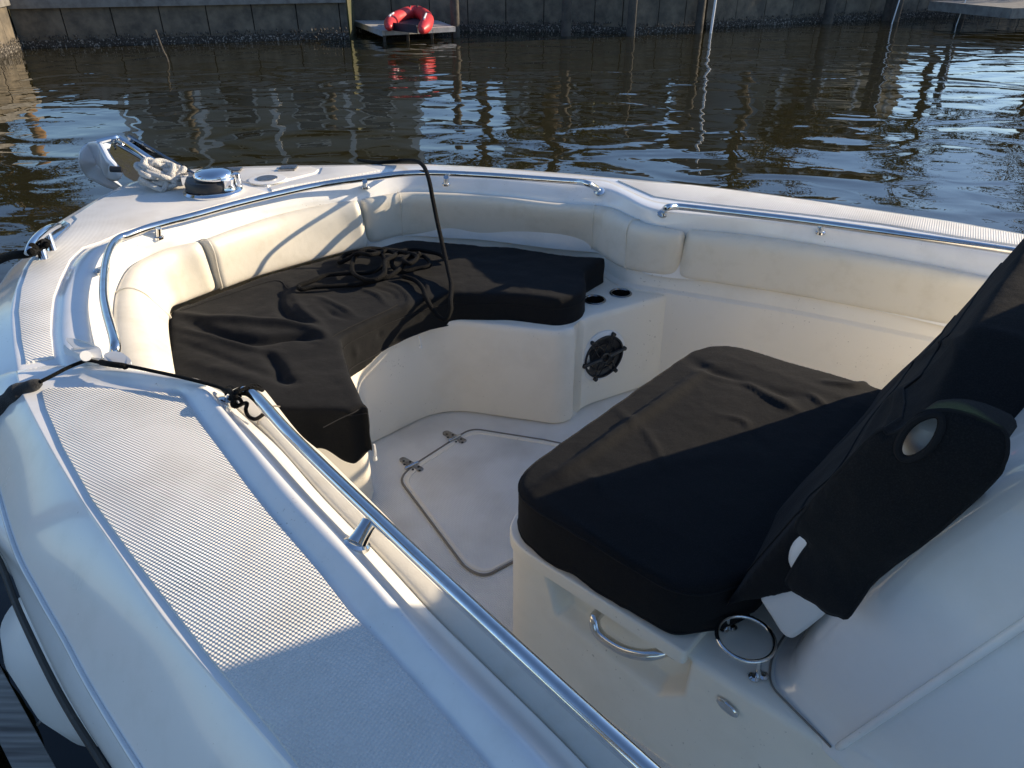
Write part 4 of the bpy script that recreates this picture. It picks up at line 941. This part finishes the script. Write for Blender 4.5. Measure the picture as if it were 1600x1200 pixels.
M_wall = mat('seawall_boards', (.185, .155, .115), .9, bump=[('n', 8, .6, .03)], var=(3, (.085, .075, .06), .35, .65))
nt = M_wall.node_tree
M_cap = mat('seawall_cap', (.22, .21, .19), .85, var=(5, (.13, .12, .11), .4, .7), bump=[('n', 12, .4, .01)])
M_seam = mat('dark_seam', (.012, .011, .010), .9)
M_oys = mat('oyster_crust', (.045, .04, .034), .95, var=(24, (.34, .31, .27), .55, .62))
M_pile = mat('old_piling', (.085, .075, .062), .9, bump=[('n', 14, .6, .02)], var=(5, (.04, .037, .033), .4, .7))
M_pile2 = mat('orange_piling', (.32, .19, .09), .9, var=(5, (.15, .10, .06), .4, .7))
M_land = mat('bank_grass', (.06, .07, .03), .95, var=(1.5, (.12, .10, .06), .4, .7))
def seawall(a, b, h, label, zcap=.30, spacing=1.05, hgt=None):
    a = np.array([*a, 0.]); b = np.array([*b, 0.]); u = b-a; ln = np.linalg.norm(u); u /= ln; n = np.array([u[1], -u[0], 0])
    if np.dot(n, -a) < 0: n = -n
    root = empty('seawall', (a+b)/2+np.array([0, 0, ZW]), label, 'seawall'); top = ZW+h; ang = math.atan2(u[1], u[0])
    m = MB(); k = 0; s = 0
    while s < ln:
        w_ = min(spacing-.025, ln-s)
        m.box(a+u*(s+w_/2)-n*(.04+.012*random.random())+np.array([0, 0, ZW+(h-.4)/2]), (w_, .06, h+.4), ang+random.uniform(-.004, .004)); s += spacing
    m.build('boards', M_wall, root, smooth=False)
    c = (a+b)/2-n*.12+np.array([0, 0, ZW+h/2]); MB().box(c, (ln, .06, h+.3), ang).build('backing', M_seam, root, smooth=False)
    MB().box((a+b)/2+n*.02+np.array([0, 0, top-zcap/2]), (ln, .12, zcap), ang).build('cap_board', M_cap, root, smooth=False)
    # ragged crust of oysters at the waterline
    m = MB(); q = int(ln/.035)
    for i in range(q):
        for j in range(4):
            z = random.random()**1.6*.26; p = a+u*(i*.035+random.random()*.03)+n*(.0+random.random()*.04)+np.array([0, 0, ZW-.02+z]); r = random.uniform(.02, .05)
            d = np.array([random.gauss(0, .35), random.gauss(0, .35), 1]); d = d/np.linalg.norm(d)*r*1.6
            t1 = u*r*.45; m.add([p-t1, p+t1, p+d+n*.01, p+n*r*.5], [(0, 1, 2), (0, 3, 2), (1, 3, 2)])
    m.box((a+b)/2+n*.0+np.array([0, 0, ZW+.04]), (ln, .07, .22), ang)
    m.build('oyster_band', M_oys, root, smooth=False, kind='stuff')
    return u, n
wp = lambda x, y: tuple(P(x, y, ZW)[:2])
A0, A1, B0, B1, A2, A3, A4, A5 = (-11.4, 18.4), wp(546, 60), wp(556, 48), wp(886, 48), wp(985, 53), wp(1091, 49.5), wp(1102, 44), wp(1640, 17)
seawall(A0, A1, 1.12, 'long shaded board seawall on the left, capped with a pale board')
seawall(B0, B1, 1.45, 'seawall stretch set back behind the floating platform and dinghy')
seawall(B1, A2, 1.5, 'angled seawall face joining the set back stretch to the projecting corner', spacing=.8)
seawall(A2, A3, 1.45, 'short projecting seawall corner section right of the dinghy', spacing=.8)
seawall(A4, A5, 1.35, 'seawall receding to the right behind the pilings')
seawall((-8.8, 9.0), (-11.35, 18.3), 1.2, 'sunlit seawall at the far left edge', spacing=.9)
def land(pts, z, name='bank'):
    MB().prism([np.array([*p, 0]) for p in pts], ZW-.5, z).build(name, M_land, None, smooth=False, kind='structure')
land([(-11.5, 18.6), (A1[0], A1[1]+.2), (B0[0], B0[1]+.2), (B1[0], B1[1]+.2), (A2[0], A2[1]+.2), (A3[0], A3[1]+.2), (A4[0], A4[1]+.25), (A5[0], A5[1]+.3), (60, 50), (60, 140), (-90, 140), (-90, 5), (-9.2, 8.9)], ZW+1.2)
def pilepost(x, y, r, h, label, lean=(0, 0), mt=None):
    p = P(x, y, ZW); m = MB(); m.tube([p+np.array([0, 0, -.5]), p+np.array([lean[0]*.5, lean[1], h*.5]), p+np.array([lean[0], lean[1], h])], [r*1.05, r, r*.92], 14)
    o = m.build('piling', mt or M_pile, None, auto=50); tag(o, label, 'piling', 'pilings along the seawall')
pilepost(30, 66, .14, 2.4, 'leaning orange brown piling in the left seawall corner', (-.35, 0), M_pile2)
pilepost(281, 60, .10, 2.6, 'slim pale topped piling on the left seawall', (-.15, 0))
pilepost(505, 58, .12, 1.9, 'piling just left of the floating platform')
pilepost(712, 57, .11, 2.3, 'piling just right of the floating platform')
pilepost(884, 56, .13, 2.2, 'dark piling left of the seawall corner section')
pilepost(985, 56, .11, 2.2, 'piling on the left edge of the projecting corner')
pilepost(1091, 51, .11, 2.2, 'piling on the right edge of the projecting corner')
pilepost(1292, 37, .15, 2.6, 'blue grey piling in the middle of the receding seawall')
pilepost(1384, 32, .13, 2.6, 'first of two close pilings on the receding wall')
pilepost(1397, 34, .13, 2.6, 'second of two close pilings, beside the slanting rod')
pilepost(1500, 28, .14, 2.6, 'piling at the end of the pale dock')
M_pvc = mat('white_pvc', (.75, .77, .80), .4)
p = P(1110, 52, ZW); MB().tube([p+np.array([0, 0, -.4]), p+np.array([.03, 0, 1.2]), p+np.array([.1, .02, 3.2])], .035, 12).build('marker_pole', M_pvc, None, label='thin white pole standing in the water by the wall corner', cat='pole')
p = P(1392, 38, ZW); MB().tube([p+np.array([0, 0, -.4]), p+np.array([.22, 0, 2.6])], .018, 8).build('rod', M_pvc, None, label='thin white rod slanting beside the pair of pilings', cat='pole')
p = P(1492, 40, ZW); MB().tube([p+np.array([0, 0, -.4]), p+np.array([.26, 0, 2.3])], .015, 8).build('rod', M_pvc, None, label='thin pale rod just left of the far dock', cat='pole')
# stick poking up
p = P(262, 97, ZW); MB().tube(cr([p+np.array([.03, 0, -.2]), p+np.array([0, 0, .1]), p+np.array([-.04, 0, .22]), p+np.array([-.10, 0, .60])], 4), .018, 6).build('stick', M_pile, None, label='thin bent stick poking out of the water at left', cat='stick')
# pale dock at top right
e0 = P(1508, 22, ZW+.35); MB().box(e0+np.array([3.9, 1.1, .12]), (8, 3, .25), .27).build('deck_platform', M_cap, empty('far_dock', e0+np.array([3.9, 1, -.4]), 'low pale grey dock at the top right corner', 'dock'), smooth=False)
# floating platform and dinghy
fp_root = empty('floating_platform', P(630, 55, ZW), 'low grey wooden floating platform against the seawall', 'platform')
M_plat = mat('grey_planks', (.5, .49, .47), .85, var=(6, (.32, .31, .29), .4, .7))
q = [P(543, 28.5, ZW+.26), P(597, 48, ZW+.26), P(712, 42, ZW+.26), P(676, 29, ZW+.26)]
qa, qb, qc, qd = q; m = MB(); npl = 8
for k in range(npl):
    f0, f1 = k/npl+.006, (k+1)/npl-.006
    a0 = qa*(1-f0)+qb*f0; a1 = qa*(1-f1)+qb*f1; b0 = qd*(1-f0)+qc*f0; b1 = qd*(1-f1)+qc*f1; dz = np.array([0, 0, -.04]); m.add([a0, b0, b1, a1, a0+dz, b0+dz, b1+dz, a1+dz], [(0, 1, 2, 3), (4, 7, 6, 5), (0, 4, 5, 1), (1, 5, 6, 2), (2, 6, 7, 3), (3, 7, 4, 0)])
m.build('planks', M_plat, fp_root, smooth=False)
for k in (.02, .33, .66, .98):
    for a in (qb*(1-k)+qc*k+np.array([0, .05, -.36]), qa*(1-k)+qd*k+np.array([0, -.05, -.36])):
        MB().box(a, (.07, .07, .65), .05).build('post', M_pile, fp_root, smooth=False)
m = MB(); m.grid([[qb+np.array([0, 0, -.03]), qc+np.array([0, 0, -.03])], [qb+np.array([0, 0, -.11]), qc+np.array([0, 0, -.11])]]); m.grid([[qa+np.array([0, 0, -.03]), qb+np.array([0, 0, -.03])], [qa+np.array([0, 0, -.13]), qb+np.array([0, 0, -.13])]]); m.build('skirt', M_plat, fp_root, smooth=False)
dg = empty('dinghy', P(640, 45, ZW+.3), 'small red inflatable dinghy resting on the floating platform', 'dinghy')
zt0 = ZW+.26; r_ = .155
def DP(x, y, z): return P(x, y, ZW+z+.0)
U = [DP(607, 43, .40), DP(612, 34, .44), DP(622, 27, .50), DP(640, 20, .56), DP(655, 20, .56), DP(667, 28, .5), DP(666, 38, .44), DP(658, 48, .36)]
U = cr(U, 8); nn = len(U); rad = [r_*(.42+.58*math.sin(min(1, min(i, nn-1-i)/6)*math.pi/2)) for i in range(nn)]
MB().tube(U, rad, 20).build('tube', M_red, dg, auto=0)
M_dfl = mat('dinghy_floor', (.02, .02, .03), .6)
ta, tb, tu = DP(611, 47, .31), DP(653, 52, .30), np.array([0, 0, .17]); m = MB(); m.add([ta+tu, ta, tb, tb+tu], [(0, 1, 2, 3)]); m.add([DP(611, 37, .38), DP(654, 44, .38), DP(660, 28, .42), DP(622, 27, .42)], [(0, 1, 2, 3)]); o = m.build('transom', M_dfl, dg, smooth=False); s_ = o.modifiers.new('t', 'SOLIDIFY'); s_.thickness = .03
m = MB()
for i in (nn//2-3, nn//2+3):
    ring = [U[i]+(r_+.006)*(math.cos(a)*np.array([0, 0, 1.])+math.sin(a)*np.array([0, 1., 0])) for a in np.linspace(0, 6.283, 20)]; m.tube(ring, .02, 5)
m.build('straps', M_dark, dg)
MB().tube([U[5]+np.array([0, -.05, .17]), U[11]+np.array([.02, -.05, .16])], .022, 6).build('handle', M_pvc, dg); MB().tube([U[-6]+np.array([0, -.05, .17]), U[-13]+np.array([-.02, 0, .16])], .022, 6).build('handle', M_pvc, dg)

land([(-5.5, -30), (-5.5, 2), (-8.9, 8.8), (-60, 8), (-60, -30)], ZW+1.0, 'near_bank')
# ---- unseen trees and houses: mirrored in the water, some added for shade
M_leaf = mat('foliage', (.055, .07, .022), .7, var=(1.3, (.10, .095, .035), .4, .7))
M_leaf2 = mat('bronze_foliage', (.10, .075, .03), .7, var=(1.3, (.05, .05, .02), .4, .7))
def tree(x, y, h, cr_, label, leaf=M_leaf, n=5200, trunk_h=.35):
    z0 = ZW+1.15; root = empty('tree', (x, y, z0), label, 'tree', 'trees on the far bank mirrored in the water')
    m = MB(); tp = [np.array([x, y, z0-.2])]; lx = random.uniform(-.6, .6)
    for k in range(1, 6): tp.append(np.array([x+lx*k/5+random.uniform(-.15, .15), y, z0+h*.75*k/5]))
    m.tube(cr(tp, 3), list(np.linspace(.03*h, .008*h, 16)), 8)
    cl_ = []
    for k in range(11):
        a = random.uniform(0, 6.28); z = z0+h*random.uniform(trunk_h, .95); r = cr_*random.uniform(.25, .8)*(1-.5*((z-z0)/h-.5)**2)
        c = np.array([x+lx*.5+r*math.cos(a), y+r*math.sin(a)*.8, z]); cl_.append(c)
        b0 = np.array([x+lx*.4, y, z0+h*random.uniform(.25, .6)]); m.tube([b0, (b0+c)/2+np.array([0, 0, .2]), c], [.01*h, .006*h, .003*h], 5)
    m.build('trunk', M_trunk, root)
    m = MB(); cl_ = np.array(cl_)
    for k in range(n):
        c = cl_[k % len(cl_)]; rr = cr_*(.32+.1*(k % 3)); d = rng.normal(size=3); d /= np.linalg.norm(d); p = c+d*rr*rng.rand()**.45*np.array([1, .9, .75]); s = rng.uniform(.05, .12)*h/8
        a = rng.normal(size=3); a /= np.linalg.norm(a); b = np.cross(a, rng.normal(size=3)); b /= np.linalg.norm(b)+1e-9
        m.add([p-a*s, p+b*s*.5, p+a*s, p-b*s*.5], [(0, 1, 2, 3)])
    m.build('crown', leaf, root, smooth=False)
tree(-1.0, 27, 8.0, 2.5, 'dense dark green tree behind the dinghy platform'); tree(1.6, 30, 10.0, 2.6, 'tall olive tree right of the grey house')
tree(-17, 25, 9, 3.2, 'bronze leaved tree at the far left of the bank', M_leaf2); tree(9.5, 31, 9.5, 1.5, 'slender open tree near the corner section', M_leaf, 1800, .5)
tree(13.5, 36, 9.0, 2.6, 'bronze leaved tree behind the receding wall', M_leaf2, 3600); tree(21.5, 40, 10.5, 3.0, 'tall thin crowned tree at the right', M_leaf, 3600); tree(28, 42, 9.0, 3.0, 'broad tree at the far right of the bank', M_leaf2, 4200)
tree(23.5, 29.5, 8.5, 3.0, 'dense unseen tree added at far right to shade the receding wall', M_leaf, 4200, .12); tree(28.5, 31.5, 9.5, 3.2, 'round unseen tree farthest right along the bank, added to shade the wall', M_leaf, 4200, .12)  # unseen trees put in to keep the sun off the receding wall
tree(-24, 34, 11, 3.5, 'big tree behind the left end of the grey house')
for (x, y, h, c, lb) in ((-9.5, 3.0, 8.5, 2.6, 'unseen tree added on the near bank beyond the port bow to block sky light'), (-9.0, -3.5, 9.5, 3.0, 'tall unseen tree added on the near bank beside the dock to block sky light'), (-7.5, -10.5, 9.0, 3.0, 'unseen tree added on the near bank behind the viewer to block sky light')):  # made-up trees out of view that cut sky light on the near hull
    tree(x, y, h, c, lb, M_leaf, 3000, .2)
M_sid = mat('grey_siding', (.30, .31, .30), .8, bump=[('n', 30, .3, .01)]); M_roof = mat('shingle_roof', (.10, .095, .09), .9); M_glass = mat('window_glass', (.05, .06, .07), .08); M_trim = mat('white_trim', (.62, .62, .60), .6)
def house(cx, cy, w_, d, h, rz, label, wall=M_sid):
    z0 = ZW+1.2; root = empty('house', (cx, cy, z0), label, 'house')
    T = lambda x, y, z: np.array([cx+x*math.cos(rz)-y*math.sin(rz), cy+x*math.sin(rz)+y*math.cos(rz), z0+z])
    MB().box(T(0, 0, h/2), (w_, d, h), rz).build('wall', wall, root, smooth=False)
    rf = [T(-w_/2-.4, -d/2-.5, h), T(w_/2+.4, -d/2-.5, h), T(w_/2+.4, 0, h+1.6), T(-w_/2-.4, 0, h+1.6), T(-w_/2-.4, d/2+.5, h), T(w_/2+.4, d/2+.5, h)]
    MB().add(rf, [(0, 1, 2, 3), (3, 2, 5, 4), (0, 3, 4), (1, 5, 2), (0, 4, 5, 1)]).build('roof', M_roof, root, smooth=False)
    k = -w_/2+1.1
    while k < w_/2-.6:
        for zz in (1.5, 4.2):
            if zz+.9 < h:
                wdw = MB().box(T(k, -d/2-.03, zz), (1.1, .08, 1.4), rz).build('window', M_trim, root, smooth=False); MB().box(T(k, -d/2-.08, zz), (.92, .04, 1.2), rz).build('pane', M_glass, wdw, smooth=False)
        k += 2.3
    for k in np.linspace(-w_/2+.2, w_/2-.2, int(w_/2.2)+1):
        MB().box(T(k, -d/2-1.6, h*.36), (.18, .18, h*.72), rz).build('porch_post', M_trim, root, smooth=False)
    MB().box(T(0, -d/2-1.0, h*.74), (w_, 1.6, .15), rz).build('porch_roof', M_roof, root, smooth=False)
house(-8.5, 29, 9.5, 6, 5.6, .2, 'two storey grey house with porch posts, added unseen behind the left seawall for its reflection')  # houses out of view, invented for their reflections in the water
house(15.5, 44, 10, 7, 6.2, .4, 'pale grey house added unseen behind the receding seawall for its reflection')
house(4, 44, 8, 7, 5.6, .1, 'low grey house added unseen between the trees for its reflection')
